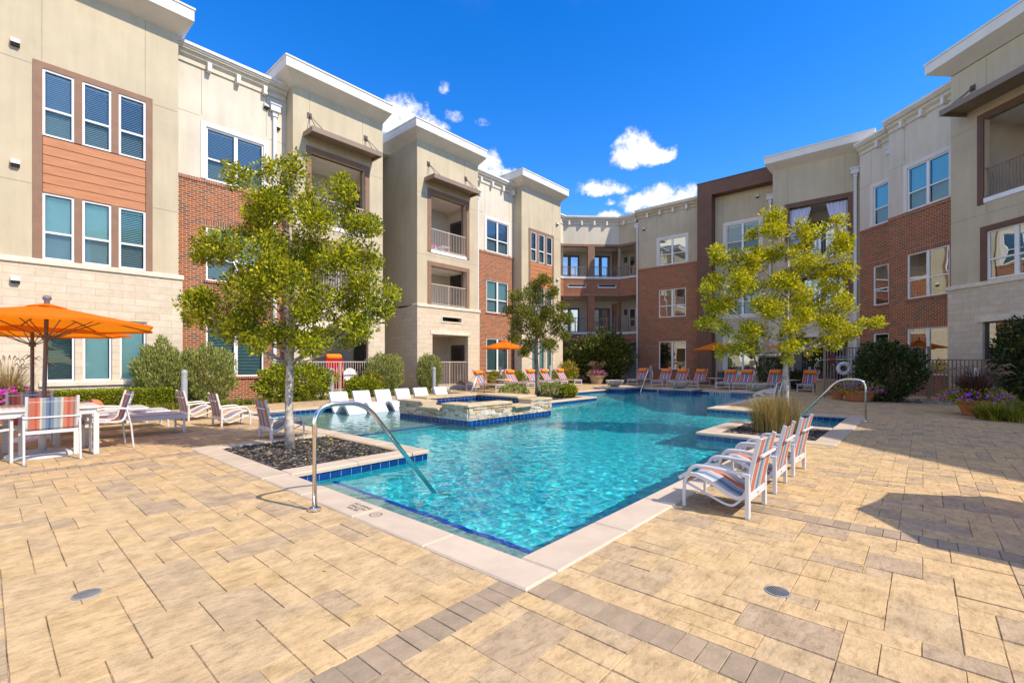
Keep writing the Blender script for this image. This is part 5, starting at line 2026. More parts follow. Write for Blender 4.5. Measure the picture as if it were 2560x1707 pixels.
# bits on balconies and patios
t = thing('balcony_chair', 'pink and white chair on the third floor balcony over the cream stone bay', 'chair', (15.3, 19.2, 7.02))
mb = MB()
mb.box(-.25, -.22, .38, .25, .22, .42)
mb.ribbon([(.25, .8), (.2, .42)], -.25, .25, .03)
mb.build('seat', M['pinkplastic'], t)
for x in (-.22, .22):
    for y in (-.2, .2):
        mb = MB()
        mb.box(x - .02, y - .02, 0, x + .02, y + .02, .38)
        mb.build('leg', M['white'], t)
t = thing('balcony_table', 'small white table on the third floor balcony beside a pink chair', 'table', (16.0, 19.0, 7.02))
mb = MB()
mb.cbox(-.28, -.25, .40, .28, .25, .43, .006)
mb.build('tabletop', M['white'], t)
for x in (-.23, .23):
    for y in (-.2, .2):
        mb = MB()
        mb.box(x - .02, y - .02, 0, x + .02, y + .02, .40)
        mb.build('leg', M['white'], t)
t = thing('inflatable_raft', 'red pool raft with an orange pillow end, leaning upright behind a patio rail', 'pool raft', (10.1, 19.3, .18))
mb = MB()
for k in range(6):
    x = -.33 + k * .132
    mb.tube([(x, -.28, .05), (x, -.18, .6), (x, -.02, 1.35)], .068, 8)
mb.build('body', M['red'], t, smooth=True)
mb = MB()
mb.tube([(-.36, .02, 1.45), (-.3, .02, 1.45), (.3, .02, 1.45), (.36, .02, 1.45)], [.07, .13, .13, .07], 12)
mb.build('pillow', M['pillow'], t, smooth=True)
t = thing('patio_chair', 'grey round backed patio chair behind the rail beside the red raft', 'chair', (10.75, 18.95, .18))
mb = MB()
mb.lathe([(.001, -.02), (.3, -.02), (.34, 0), (.3, .03), (.001, .04)], n=24)
o = mb.build('backrest', M['cap_metal'], t)
o.location = (0, .1, .62)
o.rotation_euler = (R(80), 0, 0)
mb = MB()
mb.lathe([(.26, .34), (.28, .37), (.26, .40)], n=20)
for a in (.8, 2.3, 3.9, 5.4):
    mb.tube([(.2 * math.cos(a), .2 * math.sin(a), .34), (.25 * math.cos(a), .25 * math.sin(a), 0)], .015, 6)
mb.build('seat', M['grey_dark'], t)

def curtain(label, x0, x1, tie, loc, rz):
    t = thing('curtain', label, 'curtain', loc, rz, 'white curtains on the shaded balcony')
    mb = MB()
    n, m_ = 36, 12
    V = []
    for j in range(m_ + 1):
        f = j / m_
        for i in range(n + 1):
            u = i / n
            w = (x1 - x0) * (1 - f * .55)
            x = x0 + (u * w if tie < 0 else (x1 - x0) - w + u * w)
            V.append((x, .05 * math.sin(u * 40) * (.4 + .6 * (1 - f * .3)), -f * 2.1))
    mb.add(V, [(j * (n + 1) + i, j * (n + 1) + i + 1, (j + 1) * (n + 1) + i + 1, (j + 1) * (n + 1) + i) for j in range(m_) for i in range(n)])
    mb.build('cloth', M['curtain'], t, smooth=True, uv=False)
    mb = MB()
    mb.tube([(x0, 0, .02), (x1, 0, .02)], .015, 6)
    mb.build('rod', M['bronze'], t)
curtain('white gathered curtain hanging at the left side of the shaded upper balcony', 0, 1.0, -1, (29.8, 5.58, 9.85), R(-90))
curtain('white gathered curtain hanging at the right side of the shaded upper balcony', 0, .95, 1, (29.8, 3.92, 9.85), R(-90))

# fence with gate, life ring, poles
def make_fence(name, label, cat, A, B, h, z0=.08, pitch=.105, gate=False):
    L = math.hypot(B[0] - A[0], B[1] - A[1])
    t = thing(name, label, cat, (A[0], A[1], 0), math.atan2(B[1] - A[1], B[0] - A[0]))
    mb = MB()
    n = int(L / pitch)
    for k in range(1, n):
        x = L * k / n
        mb.box(x - .017, -.014, z0 + .04, x + .017, .014, h - .04)
    mb.build('picket_panel', M['rail_brown'], t, uv=False)
    for z in (h, .2):
        mb = MB()
        mb.box(0, -.025, z - .045, L, .025, z)
        mb.build('rail', M['rail_brown'], t, uv=False)
    for x in ([0, L * .5, L] if L > 2.4 else [0, L]):
        mb = MB()
        mb.box(x - .035, -.035, 0, x + .035, .035, h + .02)
        mb.build('post', M['rail_brown'], t, uv=False)
    if gate:
        mb = MB()
        mb.box(L - .62, -.045, .92, L - .5, -.026, 1.2)
        mb.box(L - .8, -.09, .9, L - .5, -.05, .94)
        mb.build('latch', M['cap_metal'], t, uv=False)
    return t
A_, B_, C_ = (22.1, 2.95), (23.5, -.15), (23.05, -1.95)
make_fence('picket_fence', 'tall brown metal picket fence with a life ring on it, before the brick wall', 'fence', A_, B_, 1.98)
make_fence('garden_gate', 'lower brown metal picket gate with a white latch, behind the purple grass', 'gate', B_, C_, 1.5, gate=True)
fd = Vector((B_[0] - A_[0], B_[1] - A_[1], 0)).normalized()
fn = Vector((fd.y, -fd.x, 0))
if fn.x > 0:
    fn = -fn
fa = math.atan2(fd.y, fd.x)
def onf(s, z, off=.06):
    return (A_[0] + fd.x * s + fn.x * off, A_[1] + fd.y * s + fn.y * off, z)
t = thing('life_ring', 'white life ring hanging on the picket fence above the purple flowers', 'life ring', onf(.62, 1.15, .12), fa)
mb = MB()
for k in range(32):
    pass
n1, n2 = 36, 12
V, F = [], []
for i in range(n1):
    a = 2 * math.pi * i / n1
    for j in range(n2):
        b_ = 2 * math.pi * j / n2
        r_ = .19 + .075 * math.cos(b_)
        V.append((r_ * math.cos(a), .055 * math.sin(b_), r_ * math.sin(a)))
        F.append((i * n2 + j, i * n2 + (j + 1) % n2, ((i + 1) % n1) * n2 + (j + 1) % n2, ((i + 1) % n1) * n2 + j))
mb.add(V, F)
mb.build('ring', M['white'], t, smooth=True, uv=False)
mb = MB()
for a in (45, 135, 225, 315):
    for k in range(12):
        pass
    c, s_ = math.cos(R(a)), math.sin(R(a))
    ring = [((.19 + .079 * math.cos(2 * math.pi * k / 12)) * c, .06 * math.sin(2 * math.pi * k / 12), (.19 + .079 * math.cos(2 * math.pi * k / 12)) * s_) for k in range(13)]
    mb.tube(ring, .012, 5)
mb.tube([(0, 0, .26), (.03, 0, .42), (0, 0, .46), (-.03, 0, .42), (0, 0, .26)], .006, 5)
mb.build('rope', M['grey_metal'], t, uv=False)
t = thing('rescue_pole', 'blue rescue pole held level on the picket fence', 'rescue pole', onf(.25, 1.6, .07), fa)
mb = MB()
mb.tube([(0, 0, 0), (2.9, 0, .02)], .017, 8)
mb.build('shaft', M['bluepole'], t)
t = thing('rescue_pole', 'yellow rescue pole with a white hook loop, level on the fence under the blue one', 'rescue pole', onf(.1, 1.5, .1), fa)
mb = MB()
mb.tube([(0, 0, 0), (1.7, 0, .04)], .017, 8)
mb.build('shaft', M['woodpole'], t)
mb = MB()
mb.tube(smooth_path([(0, 0, 0), (-.3, .02, -.02), (-.48, .04, -.25), (-.42, .05, -.52), (-.3, .05, -.58), (-.28, .05, -.45)], .12), .008, 6)
mb.build('hook', M['white'], t)
t = thing('rescue_float', 'dark red rescue float strapped upright to the fence left of the life ring', 'rescue float', onf(.22, 1.36, .1), fa)
mb = MB()
mb.cbox(-.09, -.06, -.02, .09, .06, .36, .03)
mb.build('body', plain('dark_red_foam', (.13, .012, .02), .6), t)
mb = MB()
mb.box(-.095, -.065, .14, .095, .065, .19)
mb.build('strap', M['ink'], t)
t = thing('trash_bin', 'tall dark bin standing by the grey green wall behind the far loungers', 'bin', (28.9, 9.0, 0))
mb = MB()
mb.lathe([(.19, 0), (.2, .02), (.2, .78), (.19, .8)], n=20)
mb.build('drum', M['grey_dark'], t)
mb = MB()
mb.lathe([(.21, .8), (.21, .86), (.12, .94), (.001, .96)], n=20)
mb.build('lid', M['awning'], t)

# ------------------------------------------------------------------ plants
CR = Vector((.662, -.7495, 0))     # to the viewer's right
CF = Vector((.7495, .662, 0))      # away from the viewer
def rdir(rnd):
    z = rnd.uniform(-1, 1)
    a = rnd.uniform(0, 6.2832)
    r = math.sqrt(1 - z * z)
    return Vector((r * math.cos(a), r * math.sin(a), z))
def leaf(mb, p, d, size, w, rnd, fold=.25):
    """one leaf: a folded lens of two triangles pairs"""
    s = d.cross(rdir(rnd))
    if s.length < 1e-3:
        return
    s.normalize()
    n = s.cross(d)
    m_ = p + d * size * .5
    b = len(mb.v)
    mb.v.extend((p[:], (m_ + s * w + n * w * fold)[:], (p + d * size)[:], (m_ - s * w + n * w * fold)[:]))
    mb.f.append((b, b + 1, b + 2))
    mb.f.append((b, b + 2, b + 3))
def puff(mb, c, r, n, size, rnd, flat=1.0, up=.35, wr=.26, shell=.55):
    for _ in range(n):
        d = rdir(rnd)
        q = r * (rnd.random() ** shell)
        p = Vector((c[0] + d.x * q, c[1] + d.y * q, c[2] + d.z * q * flat))
        e = (d + rdir(rnd) * .9 + Vector((0, 0, up))).normalized()
        s = size * rnd.uniform(.6, 1.25)
        leaf(mb, p, e, s, s * wr, rnd)
def make_tree(name, label, base, clumps, leafmat, barkmat, h, r0, seed, n_leaf, size, group=None, bole=1.4, lean=(0, 0), sub=5, fat=1.0):
    rnd = random.Random(seed)
    t = thing(name, label, 'tree', base, 0, group)
    tk = MB()
    tops = []
    K = 10
    ax = []
    for k in range(K + 1):
        f = k / K
        wob = .03 * math.sin(f * 7 + seed)
        ax.append(Vector((lean[0] * f + wob, lean[1] * f + .03 * math.cos(f * 5 + seed) - .03 * math.cos(seed), h * f)))
    tk.tube(ax, [r0 * (1.15 if k == 0 else 1.0) * (1 - .85 * (k / K) ** 1.1) for k in range(K + 1)], 10)
    cr = MB()
    for (rr, z, d, rad) in clumps:
        c = CR * rr + CF * d + Vector((0, 0, z))
        # limb leaves the trunk well below the clump
        zz = max(bole * .92, min(h * .93, z - .55 * math.hypot(rr, d) - .15))
        i = min(K - 1, int(zz / h * K))
        f = zz / h * K - i
        s = ax[i].lerp(ax[i + 1], f)
        mid = s.lerp(c, .5) + Vector((0, 0, -.08)) + rdir(rnd) * .07
        rs = r0 * .27 * (1 - zz / h * .55)
        tk.tube([s, s.lerp(mid, .5) + rdir(rnd) * .03, mid, mid.lerp(c, .55) + rdir(rnd) * .05, c], [rs, rs * .8, rs * .6, rs * .4, rs * .15], 6)
        nb = sub
        rad *= fat
        lv = int(n_leaf * rad ** 2)
        for k in range(nb):
            dd = rdir(rnd)
            dd.z = dd.z * .8 + .15
            e = c + dd * rad * rnd.uniform(.35, .8)
            tk.tube([c.lerp(s, .15 + .1 * rnd.random()), (c + e) / 2 + rdir(rnd) * .03, e], [rs * .22, rs * .15, rs * .06], 4)
            puff(cr, e, rad * rnd.uniform(.38, .58), lv // nb, size, rnd, .85)
        puff(cr, c, rad * .75, lv // 3, size, rnd, .8)
    tk.build('trunk', barkmat, t, smooth=True, uv=False)
    cr.build('crown', leafmat, t, uv=False)
    return t

# near left tree: clumps as (to the right, height, depth, radius) in metres about the trunk
k1 = .00658
def tc1(u, v, rad, d):
    return ((u - 733) * k1, 1.4 - (v - 905) * k1, d, rad)
C1 = [tc1(650, 420, .22, .1), tc1(735, 425, .30, -.1), tc1(700, 470, .3, .2), tc1(620, 455, .26, -.25), tc1(850, 450, .22, .15), tc1(862, 490, .3, .0), tc1(780, 500, .38, .3), tc1(690, 530, .4, -.3), tc1(630, 520, .32, .35),
      tc1(930, 560, .26, -.1), tc1(880, 555, .34, .25), tc1(810, 560, .4, -.45), tc1(740, 590, .42, .5), tc1(655, 580, .38, .1), tc1(500, 600, .22, .1), tc1(545, 640, .28, -.15), tc1(600, 620, .34, -.5), tc1(580, 690, .3, .4),
      tc1(900, 630, .34, .4), tc1(860, 650, .4, -.3), tc1(780, 660, .42, .1), tc1(700, 660, .42, -.6), tc1(640, 680, .4, .2), tc1(905, 700, .32, .1), tc1(970, 745, .30, -.1), tc1(930, 770, .32, .2), tc1(870, 740, .4, .45),
      tc1(810, 750, .42, -.55), tc1(740, 760, .4, .4), tc1(670, 750, .42, -.4), tc1(600, 760, .40, .3), tc1(545, 750, .28, -.3), tc1(500, 795, .26, .05), tc1(560, 810, .34, .2), tc1(630, 820, .36, -.35), tc1(700, 830, .34, .25),
      tc1(770, 830, .36, -.2), tc1(840, 820, .38, .35), tc1(900, 820, .32, -.25), tc1(815, 860, .26, -.5), tc1(690, 850, .26, -.5), tc1(560, 785, .3, -.5), tc1(760, 700, .35, -.7), tc1(720, 520, .35, -.4)]
make_tree('oak_tree', 'young oak with a full yellow green crown and pale trunk in the left planter', (3.34, 7.79, -.04), C1, M['leaf_a'], M['bark_pale'], 4.3, .076, 4, 5200, .062, bole=1.5, fat=1.16)
k3 = 10.3 / 1165
def tc3(u, v, rad, d):
    return ((u - 1975) * k3, 1.4 - (v - 905) * k3, d, rad)
C3 = [tc3(1935, 535, .26, 0), tc3(1965, 560, .24, .2), tc3(1925, 575, .3, -.2), tc3(1900, 575, .2, .1), tc3(1960, 620, .34, .3), tc3(2015, 580, .26, -.1), tc3(2060, 575, .24, .2), tc3(2105, 560, .22, 0), tc3(2125, 610, .26, .15), tc3(2090, 625, .3, -.2),
      tc3(2030, 625, .3, .3), tc3(1990, 660, .3, -.35), tc3(2060, 670, .3, .2), tc3(2120, 680, .28, 0), tc3(2100, 715, .3, .3), tc3(1800, 625, .22, 0), tc3(1840, 640, .28, .2), tc3(1880, 645, .26, -.2), tc3(1920, 650, .3, .3), tc3(1860, 680, .3, -.1),
      tc3(1800, 700, .26, .2), tc3(1775, 720, .18, 0), tc3(1840, 715, .32, -.3), tc3(1895, 720, .34, .35), tc3(1950, 700, .34, -.2), tc3(1790, 755, .26, .1), tc3(1840, 765, .34, .3), tc3(1900, 770, .34, -.4), tc3(1960, 760, .3, .3), tc3(1985, 735, .28, -.4),
      tc3(1775, 805, .22, 0), tc3(1825, 815, .22, .15), tc3(1870, 830, .26, -.2), tc3(1920, 825, .3, .2), tc3(2000, 790, .3, -.2), tc3(2050, 770, .34, .3), tc3(2100, 760, .3, -.1), tc3(2110, 800, .28, .2), tc3(2060, 820, .32, -.3), tc3(2010, 835, .26, .3),
      tc3(2120, 830, .24, 0), tc3(2165, 805, .15, .05), tc3(2190, 806, .16, .0), tc3(2205, 805, .12, .02), tc3(2080, 850, .26, .1), tc3(1850, 865, .24, -.1), tc3(1900, 870, .22, .2), tc3(1960, 870, .22, -.3), tc3(2040, 865, .22, .15), tc3(1815, 880, .16, 0), tc3(1955, 815, .2, -.45), tc3(1960, 895, .13, -.2)]
make_tree('oak_tree', 'young oak with an open golden green crown in the right planter', (11.68, 2.25, -.04), C3, M['leaf_b'], M['bark_pale'], 4.2, .076, 11, 4500, .070, bole=1.75, fat=1.2)
k2 = 19 / 1165
def tc2(u, v, rad, d):
    return ((u - 1345) * k2, 1.4 - (v - 905) * k2, d, rad)
C2 = [tc2(1362, 700, .3, 0), tc2(1340, 715, .35, .2), tc2(1300, 740, .4, -.2), tc2(1345, 745, .4, .3), tc2(1380, 735, .3, -.2), tc2(1280, 770, .3, .1), tc2(1320, 785, .5, -.3), tc2(1375, 775, .4, .3), tc2(1405, 765, .22, 0), tc2(1395, 800, .35, -.2),
      tc2(1420, 790, .25, .1), tc2(1425, 800, .2, .1), tc2(1300, 815, .4, .3), tc2(1345, 825, .5, 0), tc2(1400, 830, .35, .2), tc2(1290, 845, .3, -.2), tc2(1325, 860, .4, .2), tc2(1375, 860, .4, -.2), tc2(1310, 880, .25, 0), tc2(1415, 835, .25, 0), tc2(1360, 800, .4, .5)]
make_tree('oak_tree', 'smaller loose crowned oak behind the spa, before the cream stone bay', (14.9, 11.8, -.04), C2, M['leaf_c'], M['bark'], 4.3, .10, 21, 3300, .085, bole=1.55, sub=8, fat=1.25)

def make_shrub(name, label, cat, base, rx, ry, h, mat, n, size, seed, lobes=9, kind='leaf', group=None, z0=.12, up=.45):
    rnd = random.Random(seed)
    t = thing(name, label, cat, base, 0, group)
    st = MB()
    cr = MB()
    for k in range(lobes):
        a = 6.2832 * k / lobes + rnd.uniform(-.4, .4)
        f = rnd.uniform(.25, .68) if k else 0
        z = h * rnd.uniform(.35, .66) if k else h * .66
        c = Vector((rx * f * math.cos(a), ry * f * math.sin(a), z))
        st.tube([(c.x * .1, c.y * .1, 0), (c.x * .5, c.y * .5, z * .5), (c.x, c.y, z)], [.025, .018, .008], 5)
    st.build('stem', M['twig'], t, uv=False)
    for _ in range(n):
        d = rdir(rnd)
        b = 1 + .13 * math.sin(3.1 * d.x + seed) * math.sin(4.3 * d.y + 2 * seed) + .10 * math.sin(9 * d.x + 7 * d.z + seed) + .07 * math.sin(17 * d.y + 13 * d.z)
        q = b * (rnd.random() ** (.16 if kind != 'loose' else .4))
        p = Vector((d.x * rx * q, d.y * ry * q, h * .5 + d.z * h * .5 * q))
        if p.z < z0 * .4:
            continue
        if kind == 'needle':
            e = (d * .5 + rdir(rnd) * .45 + Vector((0, 0, up + .5))).normalized()
            s = size * rnd.uniform(.6, 1.5)
            leaf(cr, p, e, s, s * .13, rnd)
        else:
            e = (d + rdir(rnd) * .8 + Vector((0, 0, up))).normalized()
            s = size * rnd.uniform(.6, 1.3)
            leaf(cr, p, e, s, s * .28, rnd)
    cr.build('foliage', mat, t, uv=False)
    return t
J = 'round junipers along the sunny wing'
make_shrub('juniper_shrub', 'round upright juniper left of the grey bollard, beside the three ground floor windows', 'shrub', (3.62, 17.75, 0), .70, .58, 1.98, M['leaf_jun'], 9000, .10, 1, kind='needle', group=J)
make_shrub('juniper_shrub', 'broad round juniper right of the grey bollard, under the brick wing window', 'shrub', (4.85, 17.7, 0), .82, .66, 1.9, M['leaf_jun'], 10500, .10, 2, kind='needle', group=J)
make_shrub('juniper_shrub', 'round juniper at the gap between the two balcony bays', 'shrub', (11.6, 17.7, 0), .82, .66, 1.7, M['leaf_jun'], 9000, .10, 3, kind='needle', group=J)
make_shrub('juniper_shrub', 'narrow upright juniper behind a bollard at the cream stone bay corner', 'shrub', (14.15, 17.8, 0), .6, .5, 1.72, M['leaf_jun'], 6500, .10, 4, kind='needle', group=J)
make_shrub('laurel_shrub', 'wide bright yellow green shrub behind the pale left trunk', 'shrub', (7.55, 17.3, 0), 1.35, .75, 1.32, M['leaf_bush'], 7500, .11, 5, lobes=14)
make_shrub('laurel_shrub', 'loose low yellow green shrub below the patio rail with the red raft', 'shrub', (10.25, 17.2, 0), .75, .5, .78, M['leaf_bush'], 3200, .10, 6)
for i, (x, w, lb) in enumerate(((18.7, .42, 'small round bush beside the bollard under the green blinds'), (20.7, .38, 'small round bush at the right brick corner behind the loungers'), (22.4, .4, 'small round bush just left of the small tree trunk'), (24.1, .52, 'clipped yellow green bush left of the coral roses'))):
    make_shrub('round_bush', lb, 'shrub', (x, 17.75, 0), w, w, .85, M['leaf_bush'], 1300, .10, 30 + i, group='small bushes behind the sunny loungers')
for i, (x, y, w, h, mt, lb) in enumerate(((12.7, 11.1, .55, .62, 'leaf_jun', 'low green bush left of the small tree trunk in the mulch'), (15.2, 11.3, .5, .58, 'leaf_jun', 'low green bush right of the small tree trunk in the mulch'), (15.6, 10.75, .35, .5, 'leaf_bush', 'little pale green bush at the pool side of the small tree bed'))):
    make_shrub('low_bush', lb, 'shrub', (x, y, -.03), w, w * .9, h, M[mt], 1700, .085, 40 + i)
make_shrub('large_bush', 'large dark bush filling the splayed corner, sunlit only on its left side', 'shrub', (28.5, 16.7, 0), 1.9, 2.2, 3.5, M['leaf_shade'], 15000, .17, 7, lobes=16, kind='loose')
make_shrub('large_bush', 'narrow green bush against the cream corner left of the big dark bush', 'shrub', (27.1, 18.6, 0), .5, .5, 2.6, M['leaf_shade'], 2500, .14, 8, kind='loose')
make_shrub('dark_shrub', 'dark ball shaped shrub behind the far loungers by the shaded window', 'shrub', (28.3, 6.15, 0), .72, .75, 1.85, M['leaf_dark'], 6000, .10, 9, kind='needle')
make_shrub('conifer_shrub', 'dark slender conifer left of the picket fence', 'shrub', (28.0, 3.95, 0), .48, .48, 2.2, M['leaf_dark'], 4500, .12, 10, kind='needle')
make_shrub('dark_shrub', 'big dark glossy shrub in front of the picket fence', 'shrub', (21.63, .98, 0), .98, .98, 2.12, M['leaf_dark'], 11000, .10, 11, lobes=14)
make_shrub('dark_shrub', 'tall dark shrub at the right edge of the picture by the gate', 'shrub', (21.6, -2.75, 0), 1.1, 1.05, 2.9, M['leaf_dark'], 12000, .11, 12, lobes=14)
make_shrub('dark_shrub', 'low dark shrub under the right balcony bay next to the conifer', 'shrub', (28.3, 5.0, 0), .55, .5, .9, M['leaf_dark'], 2200, .10, 13)

def scatter_flowers(mb, c, rx, ry, rz, n, size, rnd, top=True):
    for _ in range(n):
        d = rdir(rnd)
        if d.z < -.25:
            d.z = -d.z
        q = rnd.uniform(.86, 1.06)
        p = Vector((c[0] + d.x * rx * q, c[1] + d.y * ry * q, c[2] + d.z * rz * q))
        nrm = (d + Vector((0, 0, .5)) + rdir(rnd) * .5 - CF * .4).normalized()
        a = nrm.cross(rdir(rnd)).normalized()
        b = nrm.cross(a)
        s = size * rnd.uniform(.7, 1.2)
        k = len(mb.v)
        mb.v.append((p + nrm * .0)[:])
        for i in range(10):
            r_ = s * (1 if i % 2 == 0 else .55)
            an = 6.2832 * i / 10
            mb.v.append((p + a * r_ * math.cos(an) + b * r_ * math.sin(an) + nrm * s * .25)[:])
        for i in range(10):
            mb.f.append((k, k + 1 + i, k + 1 + (i + 1) % 10))
# coral rose bush
t = make_shrub('rose_bush', 'loose rose bush with coral flowers at the right end of the sunny row', 'shrub', (25.4, 17.5, 0), .75, .65, 1.45, M['leaf_bush'], 2600, .10, 14, kind='loose')
fm = MB()
scatter_flowers(fm, (0, 0, .75), .74, .66, .74, 60, .06, random.Random(5))
fm.build('flowers', M['pink'], t, uv=False)
t = make_shrub('rose_bush', 'small rose bush with red flowers beside the gap juniper', 'shrub', (10.9, 17.35, 0), .4, .35, .95, M['leaf_bush'], 900, .09, 15, kind='loose')
fm = MB()
scatter_flowers(fm, (0, 0, .5), .4, .36, .48, 14, .045, random.Random(6))
fm.build('flowers', M['pink'], t, uv=False)

def blades(mb, c, n, h, spread, rnd, w=.006, droop=.6, r0=.1):
    for _ in range(n):
        a = rnd.uniform(0, 6.2832)
        u = Vector((math.cos(a), math.sin(a), 0))
        b = Vector((c[0], c[1], c[2])) + u * r0 * math.sqrt(rnd.random())
        hh = h * rnd.uniform(.6, 1.1)
        sp = spread * rnd.uniform(.15, 1.0)
        s = Vector((-u.y, u.x, 0)) * w
        P = []
        for k in range(5):
            f = k / 4
            P.append(b + u * sp * f ** 1.6 + Vector((0, 0, hh * (f - droop * .5 * f ** 3 * (sp / max(spread, .01))))))
        i0 = len(mb.v)
        for k, p in enumerate(P):
            ww = 1 - (k / 4) ** 2 * .9
            mb.v.append((p - s * ww)[:])
            mb.v.append((p + s * ww)[:])
        for k in range(4):
            mb.f.append((i0 + 2 * k, i0 + 2 * k + 1, i0 + 2 * k + 3, i0 + 2 * k + 2))
def plumes(mb, c, n, h, spread, rnd, L=.22, r=.012):
    for _ in range(n):
        a = rnd.uniform(0, 6.2832)
        u = Vector((math.cos(a), math.sin(a), 0))
        sp = spread * rnd.uniform(.5, 1.1)
        hh = h * rnd.uniform(.8, 1.1)
        base = Vector(c) + u * sp * .15
        p1 = Vector(c) + u * sp * .55 + Vector((0, 0, hh * .9))
        p2 = Vector(c) + u * (sp * .55 + L * .55) + Vector((0, 0, hh * .98))
        p3 = Vector(c) + u * (sp * .55 + L) + Vector((0, 0, hh * .88))
        mb.tube([base, base.lerp(p1, .5) + Vector((0, 0, hh * .15)), p1], .0025, 3)
        mb.tube([p1, p1.lerp(p2, .6) + Vector((0, 0, .01)), p2, p3], [.004, r, r * .9, .003], 5)
t = thing('ornamental_grass', 'straw coloured clump of ornamental grass against the right tree trunk', 'grass clump', (10.75, 2.28, -.03))
mb = MB()
rg = random.Random(8)
for k in range(9):
    blades(mb, (rg.uniform(-.28, .28), rg.uniform(-.28, .28), 0), 200, .84, .30, rg, .0045, .45, .15)
mb.build('blades', M['straw'], t, uv=False)

def flower_pot(label, loc, r, h, potmat, fl, flmat, n, grass=0, spread=1.0, seed=1, gm='purple_grass', fr=1.45, foliage='leaf_bush', fh=.34):
    t = thing('flower_pot', label, 'flower pot', loc)
    mb = MB()
    mb.lathe([(r * .66, 0), (r * .70, .015), (r * .92, h * .72), (r * .98, h * .80), (r * 1.04, h * .82), (r * 1.05, h * .98), (r * 1.0, h), (r * .93, h * .98), (r * .9, h * .88)], n=32, cap=True)
    mb.build('pot', M[potmat], t, smooth=False)
    rg = random.Random(seed)
    fo = MB()
    for _ in range(n * 9):
        d = rdir(rg)
        q = rg.random() ** .4
        p = Vector((d.x * r * fr * q, d.y * r * fr * q, h * .98 + .06 + d.z * fh * q * (1 if d.z > 0 else .55)))
        leaf(fo, p, (d + rdir(rg) * .8 + Vector((0, 0, .4))).normalized(), .075, .02, rg)
    fo.build('foliage', M[foliage], t, uv=False)
    fm = MB()
    scatter_flowers(fm, (0, 0, h + .02), r * fr, r * fr, fh, n, fl, rg)
    fm.build('flowers', M[flmat], t, uv=False)
    if grass:
        gb = MB()
        for k in range(5):
            blades(gb, (rg.uniform(-.15, .15), rg.uniform(-.15, .15), h), grass // 5, 1.0 * spread, .75 * spread, rg, .005, .7, .12)
        gb.build('grass_blades', M[gm], t, uv=False)
        pl = MB()
        plumes(pl, (0, 0, h), 42, .95 * spread, 1.0 * spread, rg)
        pl.build('plumes', M['plume'], t, uv=False)
    return t
flower_pot('wide terracotta pot of violet flowers under the life ring', (20.9, 1.75, 0), .52, .38, 'terracotta', .045, 'purple', 150, 0, seed=2, fr=1.55)
flower_pot('wide terracotta pot of mixed flowers with purple fountain grass before the gate', (17.35, -1.05, 0), .40, .40, 'terracotta', .042, 'purple', 150, 900, .95, seed=3, fr=1.9, fh=.30)
flower_pot('tan pot spilling magenta flowers in front of the big dark bush', (26.1, 15.75, 0), .50, .55, 'sandpot', .05, 'magenta', 110, 260, .9, seed=4, fr=1.4)
t = flower_pot('pot of magenta flowers with plumed grass by the cream stone wall', (.3, 16.0, 0), .42, .42, 'terracotta', .055, 'magenta', 260, 420, 1.15, seed=5, gm='straw', fr=1.5, fh=.42)
t = thing('terracotta_bowl', 'round terracotta bowl tipped on edge behind the striped dining chair', 'pot', (1.55, 13.3, 0))
mb = MB()
mb.lathe([(.001, .0), (.15, .01), (.22, .06), (.25, .15), (.255, .18), (.23, .18), (.2, .08)], n=28)
o = mb.build('bowl', M['terracotta'], t, smooth=True)
o.rotation_euler = (R(-62), 0, R(20))
o.location = (0, .0, .30)
t = thing('stone_planter', 'square tan planter with bare twigs at the left end of the fence', 'planter', (23.6, 3.1, 0))
mb = MB()
mb.cbox(-.32, -.32, 0, .32, .32, .6, .02)
mb.cbox(-.36, -.36, .601, .36, .36, .68, .015)
mb.build('box', M['sandpot'], t)
mb = MB()
rg = random.Random(4)
for k in range(26):
    d = rdir(rg)
    mb.tube([(d.x * .1, d.y * .1, .6), (d.x * .35, d.y * .35, .95), (d.x * .6, d.y * .6, 1.2 + d.z * .2)], [.008, .005, .002], 4)
mb.build('twigs', M['twig'], t, uv=False)
t = thing('terracotta_pot', 'small square terracotta pot next to the violet flower pot', 'pot', (21.35, 2.45, 0))
mb = MB()
mb.add([(-.14, -.14, 0), (.14, -.14, 0), (.14, .14, 0), (-.14, .14, 0), (-.2, -.2, .32), (.2, -.2, .32), (.2, .2, .32), (-.2, .2, .32), (-.16, -.16, .32), (.16, -.16, .32), (.16, .16, .32), (-.16, .16, .32), (-.14, -.14, .22), (.14, -.14, .22), (.14, .14, .22), (-.14, .14, .22)],
       [(0, 1, 5, 4), (1, 2, 6, 5), (2, 3, 7, 6), (3, 0, 4, 7), (4, 5, 9, 8), (5, 6, 10, 9), (6, 7, 11, 10), (7, 4, 8, 11), (8, 9, 13, 12), (9, 10, 14, 13), (10, 11, 15, 14), (11, 8, 12, 15), (12, 13, 14, 15)])
mb.build('pot', M['terracotta'], t)
mb = MB()
for _ in range(260):
    d = rdir(rg)
    leaf(mb, Vector((d.x * .18, d.y * .18, .36 + abs(d.z) * .14)), (d + Vector((0, 0, .6))).normalized(), .08, .022, rg)
mb.build('foliage', M['leaf_dark'], t, uv=False)

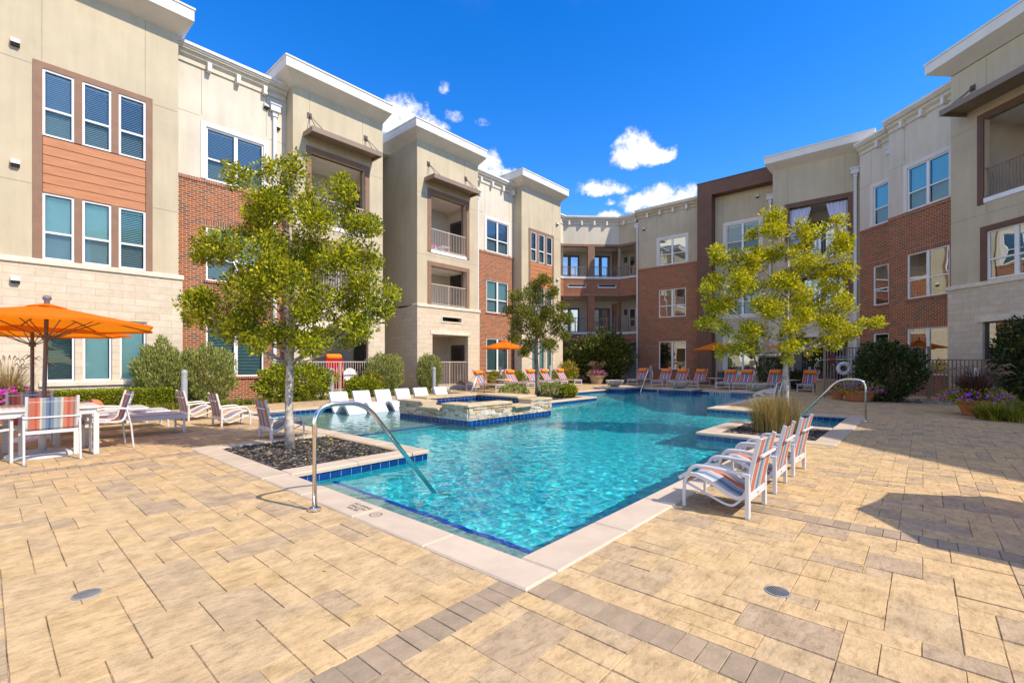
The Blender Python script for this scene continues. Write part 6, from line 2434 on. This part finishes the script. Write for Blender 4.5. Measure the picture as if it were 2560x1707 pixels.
# clipped hedge
t = thing('clipped_hedge', 'long low clipped hedge under the ground floor windows behind the loungers', 'hedge', (2.0, 17.45, 0))
rg = random.Random(12)
hd = MB()
for _ in range(15000):
    x, y, z = rg.uniform(-1.9, 1.75), rg.uniform(-.38, .38), rg.uniform(.05, .6)
    f = rg.choice('tttfffffs')
    if f == 't':
        z = .58 + rg.gauss(0, .018)
    elif f == 'f':
        y = -.38 + rg.gauss(0, .02)
    else:
        x = 1.75 + rg.gauss(0, .02)
    d = (Vector((x * .1, -1 if f == 'f' else 0, 1 if f == 't' else .3)) + rdir(rg) * .9).normalized()
    leaf(hd, Vector((x, y, z)), d, .055, .017, rg)
hd.build('foliage', M['leaf_bush'], t, uv=False)
co = MB()
co.box(-1.84, -.34, .02, 1.7, .34, .54)
co.build('core', M['twig'], t, uv=False)

# ground cover strips of liriope
rg = random.Random(14)
lp = MB()
for _ in range(330):
    x, y = rg.uniform(2.0, 13.6), rg.uniform(16.6, 17.15)
    if rg.random() < .12:
        continue
    blades(lp, (x, y, 0), 22, .26, .24, rg, .006, .8, .06)
for _ in range(60):
    x, y = rg.uniform(17.8, 25), rg.uniform(17.4, 17.7)
    blades(lp, (x, y, 0), 18, .22, .2, rg, .006, .8, .06)
tag(lp.build('ground_cover', M['liriope'], uv=False), kind='stuff')
for k, (x, y, lb) in enumerate(((16.25, -1.35, 'green arching liriope clump at the right edge of the picture, nearest the camera'), (17.1, -1.9, 'green arching liriope clump beside the terracotta pot with purple grass'), (16.3, -2.3, 'green arching liriope clump cut by the right edge behind the nearest one'))):
    t = thing('liriope_clump', lb, 'grass clump', (x, y, 0))
    mb = MB()
    for q in range(5):
        blades(mb, (rg.uniform(-.3, .3), rg.uniform(-.3, .3), 0), 170, .52, .58, rg, .007, .95, .16)
    mb.build('blades', M['liriope'], t, uv=False)
# fallen leaves on the near mulch and in the water
fl = MB()
for _ in range(46):
    x, y = rg.uniform(2.55, 4.25), rg.uniform(6.3, 8.5)
    leaf(fl, Vector((x, y, .0 + rg.uniform(0, .012))), Vector((rg.uniform(-1, 1), rg.uniform(-1, 1), .1)).normalized(), .05, .016, rg)
for _ in range(26):
    x, y = rg.uniform(4.8, 12), rg.uniform(4, 8)
    if inpool(x, y, -.1):
        leaf(fl, Vector((x, y, WZ + .012)), Vector((rg.uniform(-1, 1), rg.uniform(-1, 1), .02)).normalized(), .05, .016, rg, .05)
for _ in range(12):
    x, y = rg.uniform(-1, 9), rg.uniform(-3, 16)
    if not inpool(x, y, .1):
        leaf(fl, Vector((x, y, .006)), Vector((rg.uniform(-1, 1), rg.uniform(-1, 1), .03)).normalized(), .032, .010, rg)
tag(fl.build('leaf_litter', island('fallen_leaf', [(0, (.3, .14, .04)), (.5, (.5, .33, .05)), (1, (.42, .4, .05))], .7, .2, 3, 0, 0), uv=False), kind='stuff')
